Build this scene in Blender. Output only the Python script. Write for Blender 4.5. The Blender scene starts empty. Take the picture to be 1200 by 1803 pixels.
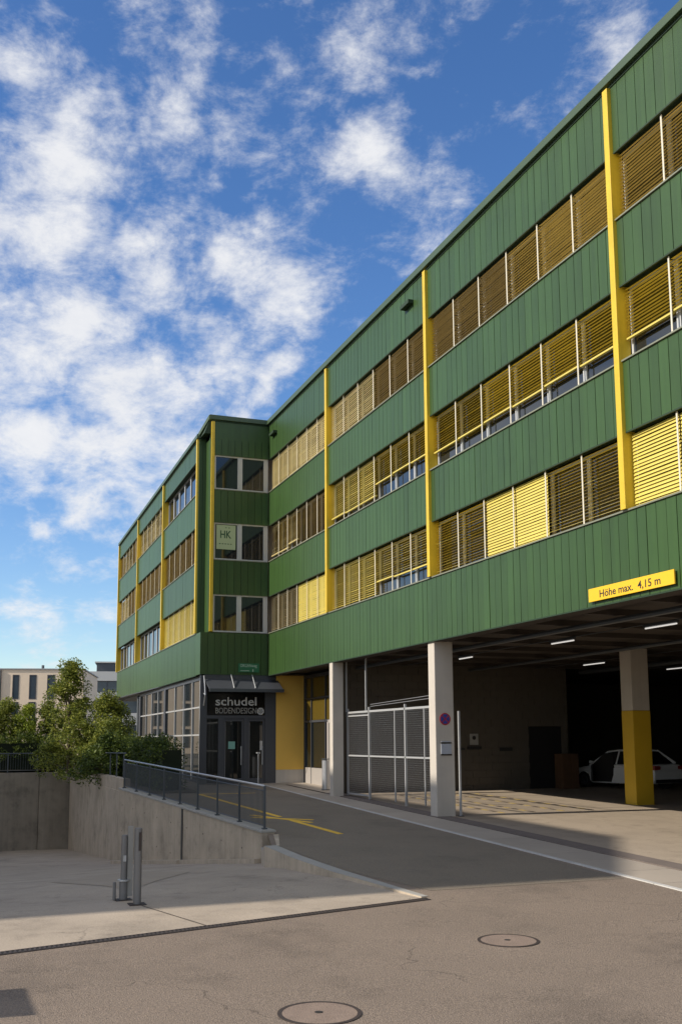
import bpy, bmesh, math, random
from mathutils import Vector, Matrix
random.seed(7)
S = bpy.context.scene
COL = S.collection

# ------------------------------------------------------------------ camera
cam_d = bpy.data.cameras.new('camera'); cam = bpy.data.objects.new('camera', cam_d); COL.objects.link(cam)
Rr = Vector((0.3515013, 0.9361699, -0.0057242)); Ru = Vector((0.1330158, -0.0438889, 0.9901417)); Rf = Vector((-0.9266896, 0.3487976, 0.1399524))
m = Matrix(((Rr.x, Ru.x, -Rf.x), (Rr.y, Ru.y, -Rf.y), (Rr.z, Ru.z, -Rf.z))).to_4x4()
m.translation = Vector((38.093, -11.304, 1.907)); cam.matrix_world = m
cam_d.sensor_fit = 'HORIZONTAL'; cam_d.sensor_width = 36; cam_d.lens = 54.247
cam_d.shift_y = 0.1220; cam_d.clip_end = 5000; cam_d.clip_start = 0.1
S.camera = cam

# ------------------------------------------------------------------ light
SUN_EL = math.radians(32.8)
to_sun = Vector((-0.05, -1, 0)).normalized() * math.cos(SUN_EL) + Vector((0, 0, math.sin(SUN_EL)))
sd = bpy.data.lights.new('sun', 'SUN'); sd.energy = 4.5; sd.angle = math.radians(0.5); sd.color = (1.0, 0.91, 0.79)
so = bpy.data.objects.new('sun', sd); COL.objects.link(so); so.rotation_euler = (-to_sun).to_track_quat('-Z', 'Y').to_euler()
so.location = (0, -60, 60)
vs = S.view_settings; vs.view_transform = 'Standard'; vs.look = 'None'; vs.gamma = 1; vs.use_curve_mapping = False; vs.exposure = 0.17

W = bpy.data.worlds.new('World'); S.world = W; W.use_nodes = True
nt = W.node_tree; nt.nodes.clear(); N = nt.nodes.new; L = nt.links.new
def wmath(op, a, b=None, c=None, clamp=False):
    n = N('ShaderNodeMath'); n.operation = op; n.use_clamp = clamp
    for i, v in enumerate((a, b, c)):
        if v is None: continue
        if isinstance(v, (int, float)): n.inputs[i].default_value = v
        else: L(v, n.inputs[i])
    return n.outputs[0]
sky = N('ShaderNodeTexSky'); sky.sky_type = 'NISHITA'; sky.sun_disc = False
sky.sun_elevation = SUN_EL; sky.sun_rotation = math.radians(182.9); sky.air_density = 1.0; sky.dust_density = 0.6; sky.ozone_density = 2.2; sky.altitude = 400
tc = N('ShaderNodeTexCoord'); sep = N('ShaderNodeSeparateXYZ'); L(tc.outputs['Generated'], sep.inputs[0])
zz = wmath('ADD', wmath('MAXIMUM', sep.outputs['Z'], 0.0), 0.10)
comb = N('ShaderNodeCombineXYZ'); L(wmath('DIVIDE', sep.outputs['X'], zz), comb.inputs[0]); L(wmath('DIVIDE', sep.outputs['Y'], zz), comb.inputs[1])
def noise(scale, detail, rough, vec, dist=0.0, w=None):
    n = N('ShaderNodeTexNoise'); n.inputs['Scale'].default_value = scale; n.inputs['Detail'].default_value = detail
    n.inputs['Roughness'].default_value = rough; n.inputs['Distortion'].default_value = dist; L(vec, n.inputs['Vector']); return n.outputs['Fac']
mpw = N('ShaderNodeMapping'); mpw.inputs['Rotation'].default_value = (0, 0, 0.5); mpw.inputs['Scale'].default_value = (1.0, 2.1, 1); L(comb.outputs[0], mpw.inputs[0])
nz = noise(2.6, 9, 0.60, mpw.outputs[0], 0.25)
mp2 = N('ShaderNodeMapping'); mp2.inputs['Rotation'].default_value = (0.5, 0.2, 0.6); mp2.inputs['Scale'].default_value = (1.0, 1.0, 1.9); L(tc.outputs['Generated'], mp2.inputs[0])
nzd = noise(15.0, 10, 0.70, mp2.outputs[0], 0.2)
BL = [(-0.7863,0.1604,0.5966,0.0498,1),(-0.8376,0.0252,0.5456,0.036,0.9),(-0.805,0.0418,0.5918,0.0332,0.6),(-0.8249,0.1596,0.5422,0.0442,0.9),(-0.8406,0.1863,0.5086,0.0304,0.7),(-0.8779,0.0707,0.4736,0.0719,1),(-0.896,0.0491,0.4414,0.083,1),(-0.8591,0.1267,0.4959,0.0332,0.6),(-0.7816,0.3236,0.5333,0.047,0.74),(-0.7591,0.3961,0.5166,0.0415,0.52),(-0.8019,0.3761,0.4643,0.0332,0.55),(-0.8646,0.2379,0.4426,0.0525,1.1),(-0.8624,0.2812,0.4209,0.0332,0.9),(-0.8929,0.1703,0.4168,0.0498,0.9),(-0.8982,0.2257,0.3772,0.0498,1),(-0.894,0.2746,0.3541,0.0387,0.9),(-0.9123,0.1118,0.394,0.0553,0.7),(-0.9337,0.0648,0.3523,0.0885,1.1),(-0.9425,0.1286,0.3084,0.094,1.2),(-0.9572,0.059,0.2835,0.083,0.9),(-0.9451,0.1833,0.2705,0.0608,1),(-0.9143,0.247,0.3211,0.0332,0.9),(-0.9655,0.1286,0.2265,0.0498,1),(-0.9667,0.0609,0.2484,0.0498,0.7),(-0.9818,0.0695,0.1767,0.0194,0.8),(-0.639,0.499,0.5854,0.0442,0.45),(-0.7495,0.2851,0.5975,0.0442,0.5),(-0.9926,0.0836,0.0876,0.0608,0.6),(-0.9922,0.0522,0.1132,0.0332,0.6),(-0.8365,0.2403,0.4925,0.0194,0.7),(-0.7807,0.2339,0.5795,0.0332,0.4)]
def cnoise(scale, detail, k):
    n = N('ShaderNodeTexNoise'); n.inputs['Scale'].default_value = scale; n.inputs['Detail'].default_value = detail; n.inputs['Roughness'].default_value = 0.6; L(tc.outputs['Generated'], n.inputs['Vector'])
    a = N('ShaderNodeVectorMath'); a.operation = 'SUBTRACT'; L(n.outputs['Color'], a.inputs[0]); a.inputs[1].default_value = (.5, .5, .5)
    b = N('ShaderNodeVectorMath'); b.operation = 'SCALE'; L(a.outputs[0], b.inputs[0]); b.inputs['Scale'].default_value = k; return b.outputs[0]
wv = N('ShaderNodeVectorMath'); wv.operation = 'ADD'; L(cnoise(7.0, 5, 0.20), wv.inputs[0]); L(tc.outputs['Generated'], wv.inputs[1])
warp = wv.outputs[0]
acc = None
for (x, y, z, r, w) in BL:
    vd = N('ShaderNodeVectorMath'); vd.operation = 'DISTANCE'; L(warp, vd.inputs[0]); vd.inputs[1].default_value = (x, y, z)
    mr = N('ShaderNodeMapRange'); mr.interpolation_type = 'SMOOTHSTEP'
    mr.inputs['From Min'].default_value = r * 1.6; mr.inputs['From Max'].default_value = 0; mr.inputs['To Min'].default_value = 0; mr.inputs['To Max'].default_value = w
    L(vd.outputs['Value'], mr.inputs['Value'])
    acc = mr.outputs[0] if acc is None else wmath('MAXIMUM', acc, mr.outputs[0])
# the same broken cover everywhere else in the sky
vd = N('ShaderNodeVectorMath'); vd.operation = 'DISTANCE'; L(tc.outputs['Generated'], vd.inputs[0]); vd.inputs[1].default_value = (-0.88, 0.22, 0.42)
mr = N('ShaderNodeMapRange'); mr.interpolation_type = 'SMOOTHSTEP'; mr.inputs['From Min'].default_value = 0.42; mr.inputs['From Max'].default_value = 0.75
L(vd.outputs['Value'], mr.inputs['Value'])
cover = wmath('MULTIPLY', mr.outputs[0], wmath('MULTIPLY', wmath('SUBTRACT', noise(0.9, 2, 0.5, comb.outputs[0]), 0.33), 5.0, clamp=True))
acc = wmath('MAXIMUM', acc, cover)
dens = wmath('ADD', wmath('MULTIPLY', wmath('SUBTRACT', nz, 0.5), 2.6), wmath('MULTIPLY', wmath('SUBTRACT', nzd, 0.5), 2.6))
dens = wmath('ADD', dens, wmath('MULTIPLY', acc, 1.03))
mr = N('ShaderNodeMapRange'); mr.interpolation_type = 'SMOOTHSTEP'; mr.inputs['From Min'].default_value = 0.02; mr.inputs['From Max'].default_value = 1.42
L(dens, mr.inputs['Value']); fac = wmath('MULTIPLY', mr.outputs[0], 0.93)
ccol = N('ShaderNodeMix'); ccol.data_type = 'RGBA'
ccol.inputs[6].default_value = (4.4, 4.55, 4.9, 1); ccol.inputs[7].default_value = (5.9, 5.85, 5.8, 1)
L(wmath('MULTIPLY', nzd, 1.0, clamp=True), ccol.inputs[0])
hs = N('ShaderNodeHueSaturation'); hs.inputs['Saturation'].default_value = 1.24; hs.inputs['Value'].default_value = 1.02; hs.inputs['Hue'].default_value = 0.508; L(sky.outputs[0], hs.inputs['Color'])
mix = N('ShaderNodeMix'); mix.data_type = 'RGBA'; L(fac, mix.inputs[0]); L(hs.outputs[0], mix.inputs[6]); L(ccol.outputs[2], mix.inputs[7])
bg = N('ShaderNodeBackground'); bg.inputs['Strength'].default_value = 0.15; L(mix.outputs[2], bg.inputs['Color'])
wo = N('ShaderNodeOutputWorld'); L(bg.outputs[0], wo.inputs['Surface'])

# ------------------------------------------------------------------ materials
MATS = {}
def mat(name, col, rough=0.6, metal=0.0, var=0.0, vscale=2.0, bump=0.0, bscale=40.0, streak=0.0, speck=0.0, sscale=300.0, rnd=0.0, spec=0.5, emit=0.0, stain=0.0, stscale=0.6, crack=0.0, crscale=0.4):
    m = bpy.data.materials.new(name); m.use_nodes = True; t = m.node_tree; b = t.nodes['Principled BSDF']
    b.inputs['Base Color'].default_value = (*col, 1); b.inputs['Roughness'].default_value = rough; b.inputs['Metallic'].default_value = metal
    b.inputs['Specular IOR Level'].default_value = spec
    if emit: b.inputs['Emission Color'].default_value = (*col, 1); b.inputs['Emission Strength'].default_value = emit
    geo = t.nodes.new('ShaderNodeNewGeometry'); pos = geo.outputs['Position']; link = t.links.new
    def nz(scale, detail, mapping=None, rough=0.55):
        n = t.nodes.new('ShaderNodeTexNoise'); n.inputs['Scale'].default_value = scale; n.inputs['Detail'].default_value = detail; n.inputs['Roughness'].default_value = rough
        if mapping:
            mp = t.nodes.new('ShaderNodeMapping'); mp.inputs['Scale'].default_value = mapping; link(pos, mp.inputs[0]); link(mp.outputs[0], n.inputs['Vector'])
        else: link(pos, n.inputs['Vector'])
        return n.outputs['Fac']
    def mth(op, a, bb):
        n = t.nodes.new('ShaderNodeMath'); n.operation = op
        for i, v in enumerate((a, bb)):
            if isinstance(v, (int, float)): n.inputs[i].default_value = v
            else: link(v, n.inputs[i])
        return n.outputs[0]
    k = None
    def addk(v):
        nonlocal k
        k = v if k is None else mth('ADD', k, v)
    if var: addk(mth('MULTIPLY', mth('SUBTRACT', nz(vscale, 6), 0.5), var * 2.2))
    if streak: addk(mth('MULTIPLY', mth('SUBTRACT', nz(3.0, 5, (2.2, 2.2, 0.10)), 0.52), streak * 2.2))
    if speck: addk(mth('MULTIPLY', mth('SUBTRACT', nz(sscale, 2, rough=0.8), 0.5), speck * 2.5))
    if crack:
        wn = t.nodes.new('ShaderNodeTexNoise'); wn.inputs['Scale'].default_value = 1.6; wn.inputs['Detail'].default_value = 6; link(pos, wn.inputs['Vector'])
        wa = t.nodes.new('ShaderNodeVectorMath'); wa.operation = 'MULTIPLY_ADD'; link(wn.outputs['Color'], wa.inputs[0]); wa.inputs[1].default_value = (.9, .9, .9); link(pos, wa.inputs[2])
        vo = t.nodes.new('ShaderNodeTexVoronoi'); vo.feature = 'DISTANCE_TO_EDGE'; vo.inputs['Scale'].default_value = crscale; link(wa.outputs[0], vo.inputs['Vector'])
        ma = t.nodes.new('ShaderNodeMapRange'); ma.inputs['From Min'].default_value = 0.0; ma.inputs['From Max'].default_value = 0.006 * crscale / .4; ma.inputs['To Min'].default_value = -crack; ma.inputs['To Max'].default_value = 0
        link(vo.outputs['Distance'], ma.inputs['Value'])
        mb_ = t.nodes.new('ShaderNodeMapRange'); mb_.inputs['From Min'].default_value = .48; mb_.inputs['From Max'].default_value = .56; link(nz(.5, 3), mb_.inputs['Value'])
        addk(mth('MULTIPLY', ma.outputs[0], mb_.outputs[0]))
    if stain:
        for sc_, kk_ in ((stscale, 1.0), (stscale * 3.7, .6)):
            n_ = nz(sc_, 7, rough=0.62); mr_ = t.nodes.new('ShaderNodeMapRange'); mr_.interpolation_type = 'SMOOTHSTEP'
            mr_.inputs['From Min'].default_value = 0.54; mr_.inputs['From Max'].default_value = 0.68; mr_.inputs['To Max'].default_value = -stain * kk_
            link(n_, mr_.inputs['Value']); addk(mr_.outputs[0])
    if rnd:
        oi = t.nodes.new('ShaderNodeObjectInfo'); addk(mth('MULTIPLY', mth('SUBTRACT', oi.outputs['Random'], 0.5), rnd))
    if k is not None:
        mx = t.nodes.new('ShaderNodeVectorMath'); mx.operation = 'SCALE'; mx.inputs[0].default_value = col
        link(mth('MAXIMUM', mth('ADD', k, 1.0), 0.1), mx.inputs['Scale']); link(mx.outputs[0], b.inputs['Base Color'])
    if bump:
        bp = t.nodes.new('ShaderNodeBump'); bp.inputs['Strength'].default_value = bump; bp.inputs['Distance'].default_value = 0.02
        link(nz(bscale, 4), bp.inputs['Height']); link(bp.outputs[0], b.inputs['Normal'])
    MATS[name] = m; return m
green = mat('green_cladding_paint', (0.034, 0.078, 0.017), 0.43, var=0.16, vscale=0.7, bump=0.16, bscale=1.8, rnd=0.22, streak=0.28, spec=0.5, stain=.08, stscale=1.2)
greend = mat('green_joint', (0.012, 0.035, 0.014), 0.7)
green_s = mat('green_coping_paint', (0.055, 0.090, 0.045), 0.45, var=0.06)
sill_m = mat('weathered_sill', (0.20, 0.21, 0.15), 0.5, var=.2, vscale=2)
yellow = mat('yellow_pilaster_paint', (0.66, 0.46, 0.030), 0.45, var=0.14, vscale=1.5, streak=0.22, stain=.10, stscale=2.0, bump=.1, bscale=6)
slat_m = mat('yellow_slat', (0.64, 0.52, 0.11), 0.45, var=0.12, vscale=4.0)
slat_b = mat('shade_tan_slat', (0.60, 0.49, 0.21), 0.5, var=0.15, vscale=3.0)  # tan copy of the yellow slat, some shade put into the colour
slat_g = mat('shade_brown_slat', (0.43, 0.35, 0.18), 0.5, var=0.15, vscale=3.0)  # brown copy of the yellow slat, underside shade put into the colour
rail_m = mat('guide_rail_metal', (0.66, 0.62, 0.50), 0.5)
frame_m = mat('white_window_frame', (0.50, 0.51, 0.50), 0.4, var=0.05)
glass = mat('window_glass', (0.012, 0.016, 0.020), 0.04, spec=0.9)
glassd = mat('shop_glass', (0.010, 0.013, 0.013), 0.03, spec=0.8)
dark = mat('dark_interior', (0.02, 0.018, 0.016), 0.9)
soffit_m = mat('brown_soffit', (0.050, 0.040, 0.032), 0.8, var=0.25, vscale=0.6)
conc = mat('concrete_pillar', (0.52, 0.475, 0.41), 0.85, var=0.12, vscale=1.5, streak=0.08, bump=0.25, speck=0.06, sscale=60)
wallc = mat('board_marked_concrete', (0.46, 0.385, 0.29), 0.9, var=0.34, vscale=1.3, stain=.22, stscale=1.1, streak=0.26, bump=0.35, bscale=14, speck=0.12, sscale=45)
wallc2 = mat('pale_concrete_top', (0.36, 0.345, 0.31), 0.9, var=0.2, vscale=2.5, bump=0.2)
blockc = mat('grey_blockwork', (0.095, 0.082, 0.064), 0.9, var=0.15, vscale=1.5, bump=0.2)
asph = mat('worn_asphalt', (0.228, 0.178, 0.135), 0.92, var=0.16, vscale=0.45, bump=0.8, bscale=90, speck=0.85, sscale=60, stain=.22, stscale=.35, crack=.45, crscale=.33)
asph_d = mat('road_asphalt', (0.200, 0.166, 0.124), 0.9, var=0.14, vscale=0.6, bump=0.6, bscale=90, speck=0.6, sscale=55, stain=.18, stscale=.4)
yardc = mat('yard_concrete', (0.37, 0.308, 0.238), 0.9, var=0.26, vscale=0.8, bump=0.3, bscale=60, speck=0.30, sscale=45, stain=.22, stscale=.7, crack=.35, crscale=.5)
floorc = mat('garage_floor_concrete', (0.36, 0.295, 0.22), 0.85, var=0.30, vscale=0.8, bump=0.15, speck=0.2, sscale=40, stain=.25, stscale=.8)
stripc = mat('grey_gutter_stone', (0.37, 0.32, 0.26), 0.8, var=0.12, vscale=1.2, rnd=0.12, speck=0.08, sscale=50)
paleline = mat('pale_kerb_stone', (0.50, 0.49, 0.46), 0.8, var=0.2, vscale=2)
paintw = mat('yellow_road_paint', (0.80, 0.50, 0.05), 0.8, var=0.25, vscale=14)
iron = mat('cast_iron', (0.042, 0.030, 0.024), 0.7, var=0.25, vscale=20, bump=0.3)
irontop = mat('manhole_concrete_fill', (0.235, 0.175, 0.135), 0.9, var=0.25, vscale=6, speck=0.5, sscale=80, bump=0.4, bscale=90)
steel = mat('galvanised_steel', (0.50, 0.51, 0.52), 0.42, metal=0.7, var=0.10, vscale=6)
steel_d = mat('dark_grey_steel', (0.09, 0.10, 0.11), 0.45, metal=0.4)
alu = mat('silver_frame_paint', (0.44, 0.445, 0.44), 0.4, metal=0.2)
bollm = mat('grey_bollard_steel', (0.19, 0.185, 0.18), 0.5, metal=0.4, var=0.12, vscale=6)
anth = mat('anthracite_frame', (0.055, 0.060, 0.070), 0.45)
ywall = mat('ochre_render', (0.80, 0.50, 0.10), 0.85, var=0.06, bump=0.2, bscale=60)
plaster = mat('beige_plaster', (0.86, 0.70, 0.52), 0.9, var=0.06)
white = mat('white_plastic', (0.75, 0.75, 0.74), 0.5)
whitec = mat('white_car_paint', (0.85, 0.85, 0.84), 0.25)
rubber = mat('tyre_rubber', (0.02, 0.02, 0.02), 0.8)
redl = mat('red_lamp_lens', (0.30, 0.02, 0.02), 0.25)
signy = mat('sign_yellow', (0.80, 0.48, 0.02), 0.45)
black = mat('black_print', (0.02, 0.02, 0.02), 0.6)
signgreen = mat('street_sign_green', (0.02, 0.14, 0.06), 0.5)
signblue = mat('sign_blue', (0.03, 0.06, 0.30), 0.5)
signred = mat('sign_red', (0.42, 0.02, 0.03), 0.5)
posterg = mat('pale_green_film', (0.42, 0.50, 0.30), 0.7)
hkgreen = mat('dark_green_print', (0.03, 0.09, 0.04), 0.7)
mint = mat('mint_poster', (0.20, 0.42, 0.35), 0.7)
doorg = mat('warm_grey_door', (0.36, 0.33, 0.30), 0.6)
tube_m = mat('lit_tube', (1.0, 0.97, 0.92), 0.5, emit=0.55)
rust = mat('rusty_brown', (0.09, 0.045, 0.02), 0.8, var=0.3, vscale=6)
bark = mat('bark', (0.10, 0.075, 0.05), 0.9, bump=0.5)
soil = mat('soil', (0.10, 0.085, 0.06), 1.0, var=0.3)
roofm = mat('roof_gravel', (0.25, 0.24, 0.22), 0.95, var=0.2)
def leafmat(name, c1, c2):
    m = mat(name, c1, 0.55, spec=0.3); t = m.node_tree; b = t.nodes['Principled BSDF']
    g = t.nodes.new('ShaderNodeNewGeometry'); n = t.nodes.new('ShaderNodeTexNoise'); n.inputs['Scale'].default_value = 1.6; n.inputs['Detail'].default_value = 5
    t.links.new(g.outputs['Position'], n.inputs['Vector'])
    a = t.nodes.new('ShaderNodeMath'); a.operation = 'ADD'; t.links.new(n.outputs['Fac'], a.inputs[0])
    r = t.nodes.new('ShaderNodeMath'); r.operation = 'MULTIPLY_ADD'; r.inputs[1].default_value = 0.55; r.inputs[2].default_value = -0.28
    t.links.new(g.outputs['Random Per Island'], r.inputs[0]); t.links.new(r.outputs[0], a.inputs[1])
    cr = t.nodes.new('ShaderNodeValToRGB'); cr.color_ramp.elements[0].position = 0.3; cr.color_ramp.elements[0].color = (*c1, 1); cr.color_ramp.elements[1].position = 0.75; cr.color_ramp.elements[1].color = (*c2, 1)
    t.links.new(a.outputs[0], cr.inputs[0]); t.links.new(cr.outputs[0], b.inputs['Base Color'])
    tr = t.nodes.new('ShaderNodeBsdfTranslucent'); t.links.new(cr.outputs[0], tr.inputs['Color'])
    ms = t.nodes.new('ShaderNodeMixShader'); ms.inputs[0].default_value = 0.35
    t.links.new(b.outputs[0], ms.inputs[1]); t.links.new(tr.outputs[0], ms.inputs[2]); t.links.new(ms.outputs[0], t.nodes['Material Output'].inputs['Surface'])
    return m
leaf_tree = leafmat('leaf_mid_green', (0.085, 0.120, 0.022), (0.34, 0.36, 0.06))
leaf_hedge = leafmat('leaf_dark_green', (0.035, 0.062, 0.014), (0.13, 0.17, 0.028))
leaf_light = leafmat('leaf_yellow_green', (0.13, 0.18, 0.02), (0.36, 0.42, 0.05))

# ------------------------------------------------------------------ builders
class MB:
    def __init__(s): s.v = []; s.f = []
    def add(s, vs_, fs_):
        o = len(s.v); s.v += [tuple(p) for p in vs_]; s.f += [tuple(i + o for i in f) for f in fs_]; return s
    def box(s, x0, x1, y0, y1, z0, z1):
        if x0 > x1: x0, x1 = x1, x0
        if y0 > y1: y0, y1 = y1, y0
        if z0 > z1: z0, z1 = z1, z0
        return s.add([(x0,y0,z0),(x1,y0,z0),(x1,y1,z0),(x0,y1,z0),(x0,y0,z1),(x1,y0,z1),(x1,y1,z1),(x0,y1,z1)],
              [(0,3,2,1),(4,5,6,7),(0,1,5,4),(1,2,6,5),(2,3,7,6),(3,0,4,7)])
    def prism(s, poly, z0, z1):
        """poly: ccw xy list; z0,z1 numbers or functions of (x,y)"""
        n = len(poly); f0 = z0 if callable(z0) else (lambda x, y: z0); f1 = z1 if callable(z1) else (lambda x, y: z1)
        vs_ = [(x, y, f0(x, y)) for x, y in poly] + [(x, y, f1(x, y)) for x, y in poly]
        fs_ = [tuple(reversed(range(n))), tuple(range(n, 2 * n))] + [(i, (i + 1) % n, n + (i + 1) % n, n + i) for i in range(n)]
        return s.add(vs_, fs_)
    def tube(s, p, q, r, seg=10, r2=None, caps=True):
        p, q = Vector(p), Vector(q); r2 = r if r2 is None else r2; d = (q - p).normalized()
        a = d.orthogonal().normalized(); b = d.cross(a); vs_ = []
        for k in range(seg):
            t = 2 * math.pi * k / seg; u = a * math.cos(t) + b * math.sin(t); vs_.append(p + u * r)
        for k in range(seg):
            t = 2 * math.pi * k / seg; u = a * math.cos(t) + b * math.sin(t); vs_.append(q + u * r2)
        fs_ = [(k, (k + 1) % seg, seg + (k + 1) % seg, seg + k) for k in range(seg)]
        if caps: fs_ += [tuple(reversed(range(seg))), tuple(range(seg, 2 * seg))]
        return s.add(vs_, fs_)
    def mesh(s, name, m_, smooth=False, bevel=0):
        me = bpy.data.meshes.new(name); me.from_pydata(s.v, [], s.f); me.materials.append(m_); me.update()
        if bevel:
            bm = bmesh.new(); bm.from_mesh(me); bmesh.ops.bevel(bm, geom=list(bm.edges), offset=bevel, segments=2, affect='EDGES', profile=0.6); bm.to_mesh(me); bm.free()
        if smooth:
            for p in me.polygons: p.use_smooth = True
        return me
    def build(s, name, m_, parent=None, smooth=False, bevel=0, **k):
        return link(name, s.mesh(name, m_, smooth, bevel), parent, **k)
def link(name, me, parent=None, loc=(0,0,0), rz=0.0, label=None, cat=None, group=None, kind=None):
    o = bpy.data.objects.new(name, me); COL.objects.link(o); o.location = loc; o.rotation_euler = (0, 0, rz)
    if parent is not None:
        o.parent = parent
        # coordinates are given in world space: undo the parent's own placement
        pm = PM.get(parent.name)
        if pm is not None:
            o.matrix_parent_inverse = pm.inverted()
            if parent.get('_r') : pass
        PM[o.name] = (pm if pm is not None else Matrix.Identity(4)) if False else Matrix.Translation(Vector(loc)) @ Matrix.Rotation(rz, 4, 'Z')
    else: PM[o.name] = Matrix.Translation(Vector(loc)) @ Matrix.Rotation(rz, 4, 'Z')
    for kk, vv in (('label', label), ('category', cat), ('group', group), ('kind', kind)):
        if vv: o[kk] = vv
    return o
PM = {}
def thing(name, loc, label, cat, group=None): return link(name, None, None, loc, 0.0, label, cat, group)
def text_mesh(body, size, extr, m_, bold=0.0, spacing=1.0):
    c = bpy.data.curves.new('lettering', 'FONT'); c.body = body; c.size = size; c.extrude = extr; c.offset = bold; c.align_x = 'LEFT'; c.space_character = spacing; c.resolution_u = 3
    o = bpy.data.objects.new('lettering', c); COL.objects.link(o); dg = bpy.context.evaluated_depsgraph_get()
    me = bpy.data.meshes.new_from_object(o.evaluated_get(dg)); bpy.data.objects.remove(o); bpy.data.curves.remove(c); me.materials.clear(); me.materials.append(m_); return me
def fit_text(body, width, height, extr, m_, M, parent, name='lettering', bold=0.0):
    """lettering scaled to width x height, placed with matrix M (local x right, y up)"""
    me = text_mesh(body, 1.0, 0.01, m_, bold)
    xs = [v.co.x for v in me.vertices]; ys = [v.co.y for v in me.vertices]; zs = [v.co.z for v in me.vertices]
    sx = width / (max(xs) - min(xs)); sy = height / (max(ys) - min(ys))
    for v in me.vertices: v.co = M @ Vector(((v.co.x - min(xs)) * sx, (v.co.y - min(ys)) * sy, (v.co.z) / 0.01 * extr))
    return link(name, me, parent)
def gz(x, y=0.0): return 0.30 - 0.0203 * max(-25.0, min(60.0, x))
def XD(y): return 25.13 - 0.2627 * (y + 5.22)
PROF = [(-60, -2.9), (-36.5, -2.75), (-21, -1.70), (-13, -0.90), (-8.3, -0.42), (-5, -0.13), (-2.5, -0.01), (0, 0.0), (50, 0)]
def yz(x, y):
    s_ = x - XD(y)
    for (a, b), (c, d) in zip(PROF, PROF[1:]):
        if s_ <= c:
            t = (s_ - a) / (c - a); return gz(XD(y)) + b + (d - b) * max(0, t)
    return gz(x)

# ------------------------------------------------------------------ the ground
def sheet(name, poly, zf, m_, dz=0.0, sub=0.0, **k):
    """polygon sheet over function zf"""
    bm = bmesh.new(); vs_ = [bm.verts.new((x, y, 0)) for x, y in poly]; bm.faces.new(vs_)
    if sub:
        xs = [p[0] for p in poly]
        for (ps, _) in PROF:
            bmesh.ops.bisect_plane(bm, geom=bm.verts[:] + bm.edges[:] + bm.faces[:], plane_co=(XD(0) + ps, 0, 0), plane_no=(1, .2627, 0))
    for v in bm.verts: v.co.z = zf(v.co.x, v.co.y) + dz
    bm.normal_update()
    for f in bm.faces:
        if f.normal.z < 0: f.normal_flip()
    me = bpy.data.meshes.new(name); bm.to_mesh(me); bm.free(); me.materials.append(m_)
    return link(name, me, None, **{'kind': 'structure', **k})
tip = (25.13, -5.22)
sheet('terrain', [(-2500,-2500),(2500,-2500),(2500,2500),(-2500,2500)], lambda x, y: -3.6, soil)
# strips: outer line of the gutter and its inner line
def so_(x): return -0.50 - (x - 1.09) * 0.0452      # road side of the gutter
def si_(x): return 0.42 - (x - 2.1) * 0.0300        # building side of the gutter
sheet('road', [(39.5,-60),tip,(22.4,-5.50),(19.0,-5.54),(16.9,-5.00),(4.2,-5.95),(-12.6,-5.9),(-25,-5.9),(-25,so_(-25)),(36,so_(36)),(45,-1.9),(60,-1.9),(60,-60)], gz, asph_d if False else asph, 0.0)
sheet('grass_verge', [(-25,-200),(-25,200),(-1500,200),(-1500,-200)], lambda x, y: 0.78, soil)
sheet('planting_bed', [(-25,-60),(-12.7,-60),(-12.7,-5.9),(4.0,-5.75),(4.3,-3.6),(-25,-3.4)], lambda x, y: gz(x) + 0.04, soil)
yard = [(39.5,-60),tip,(22.4,-5.52),(16.9,-5.15),(4.1,-6.15),(-12.6,-6.0),(-12.6,-17),(28.2,-17)]
sheet('sunken_yard', [tip,(22.4,-5.50),(16.9,-5.10),(4.1,-6.10),(-12.6,-5.95),(-12.7,-17),(28.22,-17)], yz, yardc, -0.004, sub=0.5)
sheet('pavement', [(-25,so_(-25)+0.02),(-25,4),(0.0,4),(6,4),(6.4,si_(6.4)+.02),(1.1,si_(1.1)),(1.1,so_(1.1)+.02)], gz, stripc, 0.004)
# darker road surface between the ramp wall and the gutter
sheet('dark_asphalt_lane', [(24.6,-4.9),(22.4,-5.36),(19.0,-5.40),(16.9,-4.75),(4.2,-5.65),(-25,-5.6),(-25,so_(-25)-.02),(24.6,so_(24.6)-.12)], gz, asph_d, 0.004)
# gutter stones
gut = link('gutter_strip', None, None, kind='structure')
x = 1.2; n = 0
while x < 34:
    ln = 1.2
    q = [(x + .006, so_(x) + .10), (x + ln - .006, so_(x + ln) + .10), (x + ln - .006, si_(x + ln) - .12), (x + .006, si_(x) - .12)]
    MB().prism(q, lambda a, b: gz(a) - .1, lambda a, b: gz(a) + .008).build('paving_slab', stripc, gut)
    MB().prism([(x + .004, so_(x)), (x + ln - .004, so_(x + ln)), (x + ln - .004, so_(x + ln) + .09), (x + .004, so_(x) + .09)], lambda a, b: gz(a) - .1, lambda a, b: gz(a) + .016).build('kerb_stone', paleline, gut)
    x += ln
# steel slot along the building side and brown sett band
MB().prism([(5.8, si_(5.8) - .11), (34, si_(34) - .11), (34, si_(34) - .03), (5.8, si_(5.8) - .03)], lambda a, b: gz(a) - .1, lambda a, b: gz(a) - .015).build('slot_drain', iron, gut)
MB().prism([(5.8, si_(5.8) - .03), (34, si_(34) - .03), (34, si_(34) + .40), (5.8, si_(5.8) + .40)], lambda a, b: gz(a) - .1, lambda a, b: gz(a) + .010).build('threshold_band', mat('brown_threshold', (0.16, 0.13, 0.11), 0.9, var=.2), gut)
sheet('garage_floor', [(6.0,si_(6.0)+.38),(34,si_(34)+.38),(34,26),(-4,26),(-4,9.3),(6.0,9.3)], gz, floorc, 0.004)
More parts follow.
